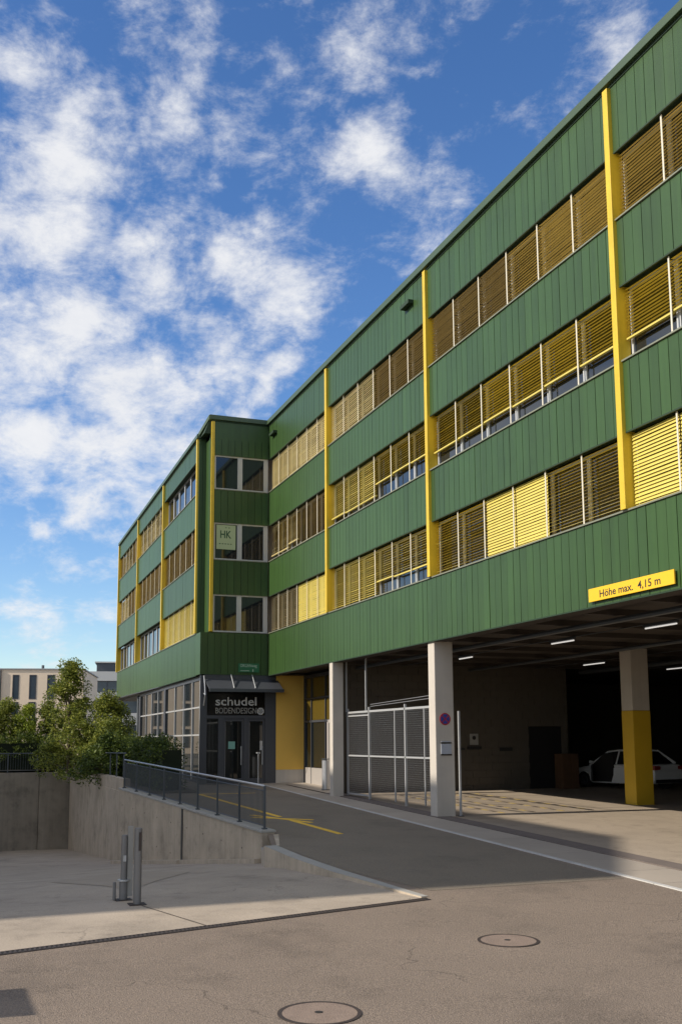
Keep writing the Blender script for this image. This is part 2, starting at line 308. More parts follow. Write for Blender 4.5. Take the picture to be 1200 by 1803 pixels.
# ribbed grating rows on the garage floor
fm = MB(); fm2 = MB()
for r_, y0 in enumerate((2.1, 3.0, 3.9, 4.8)):
    for i in range(16):
        xx = 7.6 + i * .42
        (fm if (i + r_) % 2 else fm2).prism([(xx, y0), (xx + .30, y0), (xx + .30, y0 + .10), (xx, y0 + .10)], lambda a, b: gz(a) + .004, lambda a, b: gz(a) + .008)
fm.build('floor_marking_paint', mat('worn_yellow_floor_paint', (0.46, 0.33, 0.08), .8, var=.4, vscale=9), None, kind='structure')
fm2.build('floor_slot_covers', iron, None, kind='structure')
# yellow bay marking on the lane
rp = MB()
def stroke(mb, x0, y0, x1, y1, w=.065, z=.010):
    d = Vector((x1 - x0, y1 - y0)).normalized(); nx, ny = -d.y * w, d.x * w
    mb.prism([(x0 - nx, y0 - ny), (x1 - nx, y1 - ny), (x1 + nx, y1 + ny), (x0 + nx, y0 + ny)][::1], lambda a, b: gz(a) + .002, lambda a, b: gz(a) + z)
stroke(rp, 5.0, -3.75, 13.3, -3.62); stroke(rp, 14.3, -3.62, 17.4, -3.56); stroke(rp, 13.2, -4.3, 14.3, -3.1, .065, .0105); stroke(rp, 12.6, -4.15, 14.9, -3.35, .065, .011)
stroke(rp, 5.0, -3.75, 5.0, -1.9, .05, .0112)
rp.build('yellow_bay_marking', paintw, None, kind='structure')
# slotted drain channel between yard and forecourt
dc = MB(); bars = MB(); fr = MB()
y = -17.0
while y < tip[1] - .05:
    x = XD(y); dc_ = .0
    y2 = y + .25
    dc.add([(XD(y) + .0, y, gz(x) - .10), (XD(y) + .13, y, gz(x) - .10), (XD(y2) + .13, y2, gz(x) - .10), (XD(y2), y2, gz(x) - .10)], [(0, 1, 2, 3)])
    y = y2
gy = -12.5
while gy < tip[1] - .03:
    x = XD(gy); bars.box(x + .012, x + .118, gy, gy + .022, gz(x) - .02, gz(x) + .009); gy += .050
fr.prism([(XD(-17) - .012, -17), (XD(-17) + .010, -17), (tip[0] + .010, tip[1]), (tip[0] - .012, tip[1])], lambda a, b: gz(a) - .05, lambda a, b: gz(a) + .009)
fr.prism([(XD(-17) + .120, -17), (XD(-17) + .140, -17), (tip[0] + .140, tip[1]), (tip[0] + .120, tip[1])], lambda a, b: gz(a) - .05, lambda a, b: gz(a) + .009)
dr = link('drain_channel', None, None, kind='structure')
fr.build('channel_frame', iron, dr)
bars.build('grating_bars', iron, dr, kind='stuff')
cov = MB(); cov.prism([(XD(-17) + .010, -17), (XD(-17) + .120, -17), (tip[0] + .120, tip[1]), (tip[0] + .010, tip[1])], lambda a, b: gz(a) + .001, lambda a, b: gz(a) + .004); cov.build('channel_bed', dark, dr)
# saw-cut joint in the yard concrete, and patches
jt = MB(); a0, a1 = (24.1, -8.86), (25.95, -8.42); k = 12
for i in range(k):
    t0, t1 = i / k, (i + 1) / k; p0 = (a0[0] + (a1[0] - a0[0]) * t0, a0[1] + (a1[1] - a0[1]) * t0); p1 = (a0[0] + (a1[0] - a0[0]) * t1, a0[1] + (a1[1] - a0[1]) * t1)
    jt.add([(p0[0], p0[1] - .008, yz(*p0) + .002), (p1[0], p1[1] - .008, yz(*p1) + .002), (p1[0], p1[1] + .008, yz(*p1) + .002), (p0[0], p0[1] + .008, yz(*p0) + .002)], [(0, 1, 2, 3)])
jt.build('expansion_joint', dark, None, kind='structure')
pt = [(18.2, -9.5), (22.2, -8.7), (18.5, -7.0), (15.5, -8.0)]
sheet('repaired_patch', pt, yz, mat('patch_concrete', (0.34, 0.28, 0.21), 0.9, var=.15), 0.002, sub=.5)

# manholes
def manhole(x, y, r, label):
    t = thing('manhole_cover', (x, y, gz(x)), label, 'manhole cover', 'round manhole covers in the asphalt forecourt')
    ring = MB(); disc = MB(); n = 48; z = gz(x)
    def P(rr, k): a = 2 * math.pi * k / n; X_ = x + rr * math.cos(a); return (X_, y + rr * math.sin(a), gz(X_))
    for rr0, rr1, h in ((r * .90, r, .007),):
        for k in range(n):
            a, b, c, d = P(rr0, k), P(rr1, k), P(rr1, k + 1), P(rr0, k + 1)
            vs_ = [(p[0], p[1], p[2] + .001) for p in (a, b, c, d)] + [(p[0], p[1], p[2] + h) for p in (a, b, c, d)]
            ring.add(vs_, [(4, 5, 6, 7), (0, 1, 5, 4), (2, 3, 7, 6), (1, 2, 6, 5), (3, 0, 4, 7)])
    ring.build('cast_iron_ring', iron, t)
    vs_ = [(x, y, z + .005)] + [(P(r * .90, k)[0], P(r * .90, k)[1], P(r * .90, k)[2] + .005) for k in range(n)]
    disc.add(vs_, [(0, k + 1, (k + 1) % n + 1) for k in range(n)]); disc.build('lid', irontop, t)
    MB().tube((x - .02, y, gz(x) + .004), (x - .02, y, gz(x) + .0085), .035, 12).build('lifting_hole', dark, t)
manhole(27.88, -5.54, .335, 'round manhole cover farther from the camera, near the grey gutter side')
manhole(29.80, -8.39, .345, 'round manhole cover nearest the camera, cut by the bottom edge of the photo')

# ------------------------------------------------------------------ green office building
B = thing('green_office_building', (0, 0, 0), 'four storey office building clad in green metal panels with yellow pilasters and yellow blinds', 'building')
LV = dict(roof=14.54, b1b=12.966, b2t=11.576, b2b=10.282, b3t=8.798, b3b=7.473, b4t=5.993, b4b=4.40)
BANDS = [('b1b', 'roof'), ('b2b', 'b2t'), ('b3b', 'b3t'), ('b4b', 'b4t')]
WINS = [('b2t', 'b1b'), ('b3t', 'b2b'), ('b4t', 'b3b')]
TH = math.atan2(-2.136 + 2.626, -23.91)
TH = math.atan((-2.626 + 2.136) / 23.91)
LW = Matrix.Translation((-0.737, -2.626, 0)) @ Matrix.Rotation(TH, 4, 'Z')     # left wing frame: x <= 0 runs away from the corner
EW = Matrix.Translation((0, -2.35, 0)) @ Matrix.Rotation(math.radians(90), 4, 'Z')  # end wall frame: x from 0 to 2.35 towards the inner corner, outward = -y local
ID = Matrix.Identity(4)
def put(mb, name, m_, F, parent=None, **k):
    mb.v = [tuple(F @ Vector(p)) for p in mb.v]; return mb.build(name, m_, parent or B, **k)
_cache = {}
def inst(key, maker, name, m_, F, off, parent=None, **k):
    """shared mesh, placed at local offset off in frame F"""
    if key not in _cache: _cache[key] = maker().mesh(name, m_)
    M = F @ Matrix.Translation(off)
    rz = M.to_euler().z
    return link(name, _cache[key], parent or B, tuple(M.translation), rz, **k)
def inst_sub(key, maker, name, m_, F, off, parent, **k): return inst(key, maker, name, m_, F, off, parent, **k)

def panel_mb(w, h):
    def f():
        b = MB(); g = .007
        # folded sheet: flat face, returned edges
        b.add([(g, 0, 0), (w - g, 0, 0), (w - g, 0, h), (g, 0, h), (0.001 + g, .03, 0), (w - g, .03, 0), (w - g, .03, h), (g, .03, h)],
              [(0, 1, 2, 3), (1, 5, 6, 2), (4, 0, 3, 7), (3, 2, 6, 7), (4, 5, 1, 0)]); return b
    return f
def cladding(F, x0, x1, z0, z1, single_from=None, single_to=None, pw=.272):
    n = max(1, round((x1 - x0) / pw)); w = (x1 - x0) / n; rest = MB()
    for i in range(n):
        x = x0 + i * w
        if single_from is not None and x >= single_from and x + w <= (single_to or 1e9):
            inst(('pn', round(w, 3), round(z1 - z0, 3)), panel_mb(w, z1 - z0), 'cladding_panel', green, F @ Matrix.Translation((x, random.uniform(-.003, .003), z0)) @ Matrix.Rotation(random.gauss(0, .006), 4, 'Z'), (0, 0, 0))
        else:
            p = panel_mb(w, z1 - z0)(); off = random.uniform(-.002, .002); rest.add([(a + x, b + off, c + z0) for a, b, c in p.v], p.f)
    if rest.v: put(rest, 'cladding_panels', green, F, kind='stuff')
    put(MB().box(x0, x1, .031, .20, z0 + .002, z1 - .002), 'spandrel_wall', greend, F)
def win_mb(w, h):
    def f():
        b = MB(); t = .055
        b.box(0, w, 0, .07, 0, t); b.box(0, w, 0, .07, h - t, h); b.box(0, t, 0, .07, t, h - t); b.box(w - t, w, 0, .07, t, h - t); return b
    return f
def pane_mb(w, h):
    def f():
        b = MB(); t = .055; b.box(t, w - t, .035, .05, t, h - t); return b
    return f
def window(F, x, z, w, h, y=.20):
    o = inst(('wf', round(w, 3), round(h, 3)), win_mb(w, h), 'window', frame_m, F, (x, y, z))
    inst(('wp', round(w, 3), round(h, 3)), pane_mb(w, h), 'pane', glass, F, (x, y, z), o); return o
def blind_mb(w, drop, h, tilt, var=0, pitch=.066, sw=.076):
    def f():
        b = MB(); n = int(drop / pitch); rg = random.Random(var * 31 + n)
        for i in range(n):
            tl = tilt + rg.gauss(0, .05); c, s_ = math.cos(tl), math.sin(tl)
            zc = h - .05 - i * pitch + rg.gauss(0, .0025)
            # slightly cambered slat: outer edge low, inner edge high
            pts = [(-sw / 2 * c, -sw / 2 * s_), (0, .006), (sw / 2 * c, sw / 2 * s_)]
            vs_ = []; sk = rg.gauss(0, .003)
            for (yy, z_) in pts: vs_ += [(.012, yy, zc + z_ - sk), (w - .012, yy, zc + z_ + sk)]
            b.add(vs_, [(0, 1, 3, 2), (2, 3, 5, 4)])
        return b
    return f
def blind(F, x, z, w, h, frac, tilt, m_, y=.115):
    drop = h * frac
    jit = round(tilt / .05) * .05
    vr = random.randrange(3); drop += random.choice((0, 0, -.02, -.03)) if frac < 1 else 0
    o = inst(('bl', round(w, 3), round(h, 3), round(drop, 2), jit, m_.name, vr), blind_mb(w, drop, h, jit, vr), 'venetian_blind', m_, F, (x, y, z))
    def br():
        b = MB(); b.box(.01, w - .01, -.03, .03, 0, .035); return b
    inst(('br', round(w, 3), m_.name), br, 'bottom_rail', slat_m if m_ is slat_m else m_, F, (x, y, z + max(.005, h - drop - .03)), o)
def rails(F, x, z0, z1, y=.045):
    inst(('gr', round(z1 - z0, 3)), lambda: MB().box(-.02, .02, 0, .012, 0, z1 - z0), 'guide_rail', rail_m, F, (x, y, z0))
def pilaster(F, x, z0, z1, w=.155):
    put(MB().box(x - w / 2, x + w / 2, -.085, .198, z0, z1), 'yellow_pilaster', yellow, F, bevel=.006)
O, C_, M_ = .30, 1.15, .62    # slat tilts: open, closed, middle (radians)
Y_, T_, G_ = slat_m, slat_b, slat_g
# per bay: rows R1 (top), R2, R3; each a list of six (drop fraction, tilt, material) or None for a bare window
def six(*a):
    out = []
    for v, n in a: out += [v] * n
    return out
BAYS = [
  (0.0, 6.89, [six(((1, 1.0, T_), 6)), six(((.86, .5, T_), 2), ((.80, .5, T_), 1), ((.97, .35, G_), 3)), six(((1, .45, G_), 3), ((1, C_, Y_), 3))]),
  (6.89, 14.635, [six(((1, .9, T_), 3), ((1, .25, G_), 3)), six(((.83, .7, Y_), 3), ((.60, .45, Y_), 3)), six(((1, .5, Y_), 2), ((1, .55, Y_), 1), ((.70, .35, Y_), 3))]),
  (14.635, 22.827, [six(((1, .15, G_), 2), ((1, .2, G_), 1), ((1, .4, T_), 1), ((1, .2, T_), 2)), six(((.70, .45, Y_), 2), ((.69, .25, Y_), 4)), six(((1, .25, Y_), 2), ((1, C_, Y_), 2), ((1, .25, Y_), 2))]),
  (22.827, 31.0, [six(((1, .35, T_), 6)), six(((.70, .25, Y_), 6)), six(((1, C_, Y_), 6))]),
]
def facade_bay(F, x0, x1, rows, ztop_band1=None, single_from=None, single_to=None, pil=True, npan=6, endpad=0.0):
    for bi, (lo, hi) in enumerate(BANDS):
        z0 = LV[lo]; z1 = LV[hi] if hi != 'roof' else (ztop_band1 or 14.30)
        cladding(F, x0, x1, z0, z1, single_from, single_to)
        # sill flashing on the band, dark strip below painted as the band's shadow line
        if hi != 'roof': put(MB().box(x0, x1, -.035, .198, z1 + .002, z1 + .032), 'sill_flashing', sill_m, F)
        put(MB().box(x0, x1, -.006, .028, z0 - .03, z0 - .002), 'shadow_line_strip', greend, F)
    a, b = x0 + .10, x1 - .10
    w = (b - a) / npan
    for ri, (lo, hi) in enumerate(WINS):
        z0, z1 = LV[lo] + .034, LV[hi] - .032; h = z1 - z0
        for i in range(npan):
            x = a + i * w; window(F, x, z0, w, h)
            st = rows[ri][i]
            if st:
                fr_, tl, mm = st; blind(F, x, z0, w, h, fr_, tl + random.choice((-.05, 0, 0, .05)), mm)
            if i and st: rails(F, x, z0, z1)
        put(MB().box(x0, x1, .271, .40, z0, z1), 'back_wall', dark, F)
for (x0, x1, rows) in BAYS:
    facade_bay(ID, x0, x1, rows, 14.30, 12.0, 26.2)
for x in (6.89, 14.635, 22.827, 31.0):
    pilaster(ID, x, LV['b4t'] + .034, 14.29)
put(MB().box(0.02, 31.1, -.10, .25, 14.36, 14.54), 'roof_coping', green_s, ID, bevel=.008)
put(MB().box(0.02, 31.1, -.02, .25, 14.302, 14.358), 'coping_shadow_gap', greend, ID)
# left wing, three bays, lower parapet
LB = [
  (-8.0, -.06, [six((None, 6)), six(((1, .35, G_), 6)), six(((1, .9, Y_), 6))]),
  (-16.0, -8.0, [six(((1, 1.0, T_), 6)), six(((1, .25, G_), 6)), six((None, 6))]),
  (-23.91, -16.0, [six(((1, .3, G_), 1), ((1, 1.0, T_), 3), ((1, .2, G_), 2)), six(((1, .9, T_), 3), ((1, .2, G_), 3)), six((None, 6))]),
]
for (x0, x1, rows) in LB:
    facade_bay(LW, x0, x1, rows, 13.74)
for x in (-.14, -8.0, -16.0, -23.86): pilaster(LW, x, LV['b4t'] + .034, 13.76)
put(MB().box(-24.0, .02, -.10, .30, 13.80, 13.95), 'roof_coping', green_s, LW, bevel=.008)
put(MB().box(-24.0, .0, -.02, .30, 13.742, 13.798), 'coping_shadow_gap', greend, LW)
put(MB().box(-23.91, -.0, .402, 12.0, 4.41, 13.70), 'wing_volume', plaster, LW)
# corner return of the left wing (faces +X), and its end wall
RX = Matrix.Translation((-.737, -2.63, 0)) @ Matrix.Rotation(math.radians(90), 4, 'Z')   # local x = world +Y, outward(-y) = world +X
cladding(RX, 0.0, .30, LV['b4t'], 13.80, pw=.15)
put(MB().box(-.03, .32, -.03, .05, 13.80, 13.93), 'roof_coping', green_s, RX)
# notch face towards -Y, high volume above it
put(MB().box(-.70, .0, .0, .03, LV['b4t'] + .03, 14.30), 'notch_panel', green, Matrix.Translation((0, -2.35, 0)))
# bottom band is continuous round the corner: faces +X at x = -.0
cladding(Matrix.Translation((-.0, -2.63, 0)) @ Matrix.Rotation(math.radians(90), 4, 'Z'), 0.0, 2.62, LV['b4b'], LV['b4t'] - .0, single_from=0)
put(MB().box(-.737, -.001, -2.655, -2.63 + .02, LV['b4b'], LV['b4t']), 'corner_panel', green, ID)
put(MB().box(-.74, -.03, -2.60, 0.0, LV['b4b'] + .003, LV['b4t'] - .01), 'corner_slab', greend, ID)
# end wall upper floors
ys0, ys1 = .16, 2.33
for (lo, hi) in BANDS[:3]:
    z0 = LV[lo]; z1 = LV[hi] if hi != 'roof' else 14.30
    cladding(EW, ys0, 2.34, z0, z1, single_from=0)
    if hi != 'roof': put(MB().box(ys0, 2.34, -.02, .10, z1 + .002, z1 + .03), 'sill_flashing', sill_m, EW)
for (lo, hi) in WINS:
    z0, z1 = LV[lo] + .03, LV[hi] - .0; h = z1 - z0
    window(EW, .18, z0, .98, h, .05); window(EW, 1.24, z0, .98, h, .05)
    put(MB().box(1.162, 1.238, .045, .12, z0, z1), 'mullion', frame_m, EW)
    put(MB().box(2.222, 2.34, .05, .10, z0, z1), 'jamb', frame_m, EW)
    put(MB().box(ys0, 2.34, .121, .2, z0, z1), 'back_wall', dark, EW)
put(MB().box(.02, .15, -.06, .10, LV['b4t'] + .034, 14.29), 'yellow_pilaster', yellow, EW, bevel=.006)
put(MB().box(-.06, 2.34, -.10, .25, 14.36, 14.54), 'roof_coping', green_s, EW, bevel=.008)
put(MB().box(-.0, 2.34, -.02, .25, 14.302, 14.358), 'coping_shadow_gap', greend, EW)
sc = MB(); a_, b_ = (-.80, -2.70, 13.95), (.06, -2.44, 14.53)
sc.add([a_, b_, (b_[0], b_[1] + .30, b_[2]), (a_[0], a_[1] + .40, a_[2]), (a_[0], a_[1], a_[2] - .15), (b_[0], b_[1], b_[2] - .17), (b_[0], b_[1] + .30, b_[2] - .17), (a_[0], a_[1] + .40, a_[2] - .15)],
  [(0, 1, 2, 3), (7, 6, 5, 4), (0, 4, 5, 1), (1, 5, 6, 2), (2, 6, 7, 3), (3, 7, 4, 0)]); put(sc, 'sloped_coping', green_s, ID)
put(MB().add([(-.72, -2.60, 13.80), (-.02, -2.60, 13.80), (-.02, -2.40, 14.36), (-.72, -2.58, 13.90), (-.72, -2.34, 13.80), (-.02, -2.34, 13.80), (-.02, -2.34, 14.36), (-.72, -2.34, 13.90)], [(0, 1, 2, 3), (1, 5, 6, 2), (0, 4, 5, 1), (3, 2, 6, 7), (5, 4, 7, 6), (4, 0, 3, 7)]), 'notch_soffit', greend, ID)
put(MB().box(-.74, -.20, .0, .2, 13.6, 14.358), 'upper_parapet', greend, Matrix.Translation((0, -2.35, 0)))
# main body and roofs
put(MB().box(-.20, 31.0, .401, 24.0, 4.62, 14.30), 'main_volume', dark, ID)
put(MB().box(-.74, 0, -2.14, .26, 13.6, 14.45), 'stair_head', green, ID)
put(MB().box(-23.9, -1.2, -1.8, 24.0, 13.705, 13.76).box(-.2, 31.0, .27, 24.0, 14.31, 14.45), 'roof_slab', roofm, ID)
# overflow spouts near the roof edge
for xs in (.86, 13.54):
    e = put(MB().box(xs - .28, xs + .28, -.16, -.002, 13.74, 13.84), 'overflow_spout', greend, ID)
# soffit over the garage and recess
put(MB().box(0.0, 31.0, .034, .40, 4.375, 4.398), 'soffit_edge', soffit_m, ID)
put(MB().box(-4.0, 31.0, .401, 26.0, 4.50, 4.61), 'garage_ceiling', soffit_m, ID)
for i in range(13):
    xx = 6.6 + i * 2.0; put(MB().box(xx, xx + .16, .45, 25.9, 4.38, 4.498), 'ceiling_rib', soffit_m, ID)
put(MB().box(-24, -.03, -2.45, .4, 4.36, 4.398), 'soffit_edge', anth, ID)

# ------------- ground floor: pillars
def pillar(x0, x1, y0, y1, m_=conc, z1=4.404, name='concrete_pillar'):
    return put(MB().box(x0, x1, y0, y1, gz(x0) - .1, z1), name, m_, ID, bevel=.018)
pillar(6.95, 7.24, .0, .37); 
pillar(14.23, 14.60, .05, .57)
pillar(22.9, 23.28, 9.9, 10.6, z1=4.498) if False else None
# inner column with painted lower part
put(MB().box(12.80, 13.32, 6.92, 7.52, gz(13) + 2.67, 4.498), 'inner_column', conc, ID, bevel=.02)
put(MB().box(12.795, 13.325, 6.915, 7.525, gz(13) - .05, gz(13) + 2.668), 'painted_column_base', mat('column_yellow', (0.60, 0.38, 0.02), 0.55, var=.1), ID, bevel=.02)
# inner block wall with door opening
bw = MB(); random.seed(3); z = .1; row = 0
while z < 4.36:
    yb = .50 + (.25 if row % 2 else 0) - .5
    while yb < 9.35:
        a, b = max(.50, yb), min(9.35, yb + .5)
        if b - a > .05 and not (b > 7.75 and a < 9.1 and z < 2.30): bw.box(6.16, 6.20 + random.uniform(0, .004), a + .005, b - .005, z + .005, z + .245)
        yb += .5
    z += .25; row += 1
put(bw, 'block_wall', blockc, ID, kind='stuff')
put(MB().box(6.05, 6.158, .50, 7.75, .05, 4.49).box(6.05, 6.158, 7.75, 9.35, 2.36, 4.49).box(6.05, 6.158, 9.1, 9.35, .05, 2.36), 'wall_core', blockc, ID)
put(MB().box(6.10, 6.14, 7.76, 9.09, .1, 2.34), 'doorway_dark_panel', mat('doorway_shade', (.012, .012, .013), .6), ID)  # near-black panel, the open doorway's darkness put into its colour
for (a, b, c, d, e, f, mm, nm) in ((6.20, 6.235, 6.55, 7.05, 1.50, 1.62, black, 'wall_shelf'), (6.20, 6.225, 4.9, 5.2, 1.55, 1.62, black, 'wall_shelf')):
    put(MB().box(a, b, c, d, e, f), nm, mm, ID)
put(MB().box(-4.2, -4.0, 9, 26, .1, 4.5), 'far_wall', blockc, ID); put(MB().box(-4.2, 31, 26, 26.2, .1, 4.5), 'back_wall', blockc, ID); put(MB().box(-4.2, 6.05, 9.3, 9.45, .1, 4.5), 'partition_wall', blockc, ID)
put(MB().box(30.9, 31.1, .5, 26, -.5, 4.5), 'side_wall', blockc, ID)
# ------------- recess with yellow return wall and shopfront
put(MB().box(-.2, .0, .34, 1.46, gz(0) + .50, 4.40), 'ochre_return_wall', ywall, ID)
put(MB().box(-.2, -.006, .34, 1.46, gz(0) - .05, gz(0) + .498), 'wall_plinth', conc, ID)
put(MB().box(-.2, 6.05, 1.62, 1.7, .1, 4.5), 'recess_back', dark, ID)
sf = put(MB().box(.0, .10, 1.46, 1.60, .2, 4.40).box(.10, 6.04, 1.46, 1.60, 4.28, 4.40).box(.8, .86, 1.47, 1.59, .2, 4.28).box(2.4, 2.46, 1.47, 1.59, .2, 4.28).box(.10, 6.04, 1.47, 1.585, 3.45, 3.52).box(.10, 6.04, 1.47, 1.585, 2.58, 2.66), 'shopfront_frame', anth, ID)
for (a, b) in ((.11, .79), (.87, 2.39), (2.47, 6.0)):
    for (c, d) in ((2.67, 3.44), (3.53, 4.27)): MB().box(a, b, 1.52, 1.535, c, d).build('pane', mat('amber_glass', (.10, .07, .012), .12) if 'amber_glass' not in MATS else MATS['amber_glass'], sf)
MB().box(.87, 2.39, 1.52, 1.535, .9, 2.57).build('pane', glassd, sf)
MB().box(.11, .79, 1.52, 1.535, .9, 2.57).build('pane', glassd, sf)
put(MB().box(.10, 2.4, 1.475, 1.58, .2, .88), 'parapet_panel', doorg, ID)
put(MB().box(2.6, 6.04, 1.475, 1.57, .2, 2.57), 'side_panel', doorg, ID)
dd = put(MB().box(3.1, 4.6, 1.40, 1.46, .22, 2.52), 'service_door', doorg, ID)
MB().box(2.98, 3.09, 1.37, 1.474, .2, 2.64).box(3.09, 4.75, 1.37, 1.474, 2.53, 2.64).build('door_frame', MATS['warm_grey_door'], dd)
MB().box(4.33, 4.38, 1.30, 1.40, 1.22, 1.27).build('door_handle', steel, dd)
for i in range(3): MB().box(3.45, 4.35, 1.392, 1.398, 1.78 - i * .15, 1.86 - i * .15).build('white_label_strip', white, dd)
# ------------- entrance in the end wall (plane x = 0)
ent = put(MB().box(-.12, -.03, -2.62, -2.36, .2, 4.36).box(-.12, -.02, -.10, .34, .2, 4.36).box(-.12, -.03, -2.36, -.10, 2.74, 2.86).box(-.12, -.03, -2.36, -.10, 4.2, 4.36).box(-.12, -.02, -1.92, -1.72, .2, 2.74).box(-.12, -.02, -.93, -.78, .2, 2.74), 'entrance_frame', anth, ID)
MB().box(-.10, -.05, -2.35, -.11, 2.87, 4.19).build('fascia_glass', mat('black_fascia_glass', (.008, .008, .008), .15), ent)
MB().box(-.10, -.07, -2.35, -1.93, .35, 2.73).build('pane', glassd, ent)
for (a, b) in ((-1.71, -.94), (-.77, -.11)):
    d_ = MB().box(-.09, -.04, a, a + .07, .25, 2.72).box(-.09, -.04, b - .07, b, .25, 2.72).box(-.09, -.04, a + .07, b - .07, 2.64, 2.72).box(-.09, -.04, a + .07, b - .07, .25, .50).build('glass_door', anth, ent)
    MB().box(-.08, -.06, a + .072, b - .072, .502, 2.638).build('pane', glassd, d_)
    MB().tube((.03, b - .10, 1.0), (.03, b - .10, 1.7), .016, 8).tube((-.04, b - .10, 1.05), (.03, b - .10, 1.05), .01, 6).tube((-.04, b - .10, 1.65), (.03, b - .10, 1.65), .01, 6).build('door_handle', steel, d_)
    MB().box(-.055, -.05, a + .065, a + .08, .5, 2.6).build('edge_strip', alu, d_)
MB().box(-.056, -.05, -1.52, -1.26, 1.60, 1.88).build('mint_notice', mint, ent)
MB().box(-.02, .0, -.30, -.20, 1.55, 1.90).build('intercom_panel', steel, ent)
# ground floor of the left wing: glazed shop front in plane y=-2.45
GL = LW @ Matrix.Translation((0, .12, 0))
gf = put(MB().box(-15.2, .66, 0, .10, 4.20, 4.36).box(-15.2, .66, 0, .10, .3, .42), 'glazing_frame', anth, GL)
mull = [-15.1, -13.2, -11.4, -9.6, -7.6, -5.2, -3.2, -1.4, .10]
for i, xm in enumerate(mull):
    big = xm in (-15.1, -7.6)
    o = put(MB().box(xm - (.22 if big else .035), xm + (.22 if big else .035), -.02 if big else 0, .10, .42, 4.20), 'mullion' if not big else 'cladded_column', anth if big else alu, GL, parent=gf)
for zt in (2.10, 3.15):
    for a, b in zip(mull, mull[1:]): put(MB().box(a + .04, b - .04, .01, .08, zt, zt + .06), 'transom', alu, GL, parent=gf)
for a, b in zip(mull, mull[1:]):
    for (c, d) in ((.42, 2.1), (2.16, 3.15), (3.21, 4.2)):
        put(MB().box(a + .03, b - .03, .045, .055, c, d), 'pane', glassd, GL, parent=gf)
put(MB().box(-15.2, .66, .5, .6, .3, 4.36), 'interior_wall', mat('shop_interior', (.10, .13, .09), .9, var=.4, vscale=1.2), GL) if False else None
put(MB().box(-15.2, -.03, .12, 10, .3, 4.35), 'shop_volume', dark, GL)
put(MB().tube((.50, -.02, .2), (.50, -.02, 4.38), .055, 12), 'steel_corner_post', steel, GL, smooth=True)
put(MB().tube((.36, .02, .2), (.36, .02, 4.38), .03, 12), 'steel_corner_post', steel, GL, smooth=True)
put(MB().box(.44, .66, .0, .12, .3, 4.36), 'corner_frame', anth, GL)
for xp in (-16.3, -23.3): put(MB().tube((xp, .1, .2), (xp, .1, 4.38), .09, 10), 'steel_post', steel_d, GL)
put(MB().box(-24, -15.2, .0, 12, 4.30, 4.41), 'undercroft_soffit', anth, GL)
# canopy over the entrance
cn = put(MB().add([(-.02, -2.46, 4.22), (-.02, .40, 4.22), (.55, .46, 3.83), (.55, -2.40, 3.83), (-.02, -2.46, 4.16), (-.02, .40, 4.16), (.55, .46, 3.77), (.55, -2.40, 3.77)],
   [(0, 3, 2, 1), (4, 5, 6, 7), (0, 1, 5, 4), (1, 2, 6, 5), (2, 3, 7, 6), (3, 0, 4, 7)]), 'entrance_canopy', anth, ID)
MB().box(.55, .60, -2.42, .48, 3.72, 3.84).build('canopy_gutter', steel_d, cn)
for yy in (-1.45, -.62): MB().tube((.0, yy, 4.40), (.42, yy, 3.96), .022, 8).tube((.42, yy, 3.96), (.50, yy, 3.86), .022, 8).build('tie_rod', steel, cn)
MB().tube((.02, -2.50, 4.34), (.16, -2.50, 4.0), .022, 8).tube((.16, -2.5, 4.0), (.26, -2.5, 3.6), .022, 8).tube((.26, -2.5, 3.6), (.02, -2.5, 3.22), .022, 8).tube((.02, -2.5, 3.68), (.26, -2.5, 3.62), .022, 8).build('bracket', steel, cn)
sg = thing('shop_sign', (-.04, -1.2, 3.3), 'white shop lettering on black glass above the entrance doors', 'shop sign')
XF = lambda y, z, x=-.046: Matrix.Translation((x, y, z)) @ Matrix(((0, 0, 1, 0), (1, 0, 0, 0), (0, 1, 0, 0), (0, 0, 0, 1)))
lw_ = mat('white_lettering', (.60, .60, .57), .6)
fit_text('schudel', 1.60, .32, .012, lw_, XF(-2.03, 3.23), sg, bold=.012)
fit_text('BODENDESIGN', 1.60, .22, .012, mat('grey_lettering', (.33, .32, .29), .6), XF(-2.03, 2.93), sg)
lg = MB()
for k in range(24):
    a0, a1 = 2 * math.pi * k / 24, 2 * math.pi * (k + 1) / 24
    for (r0, r1) in ((.10, .135),):
        lg.add([(-.034, -.27 + r * math.cos(a), 3.02 + r * math.sin(a)) for r, a in ((r0, a0), (r1, a0), (r1, a1), (r0, a1))], [(0, 1, 2, 3)])
for da in (45, 135):
    a = math.radians(da); c, s_ = math.cos(a), math.sin(a); w = .018
    for o_ in (-.03, .03):
        lg.add([(-.0335, -.27 + c * t_ - s_ * (o_ + w_), 3.02 + s_ * t_ + c * (o_ + w_)) for t_, w_ in ((-.09, -w), (.09, -w), (.09, w), (-.09, w))], [(0, 1, 2, 3)])
lg.build('round_logo', lw_, sg)

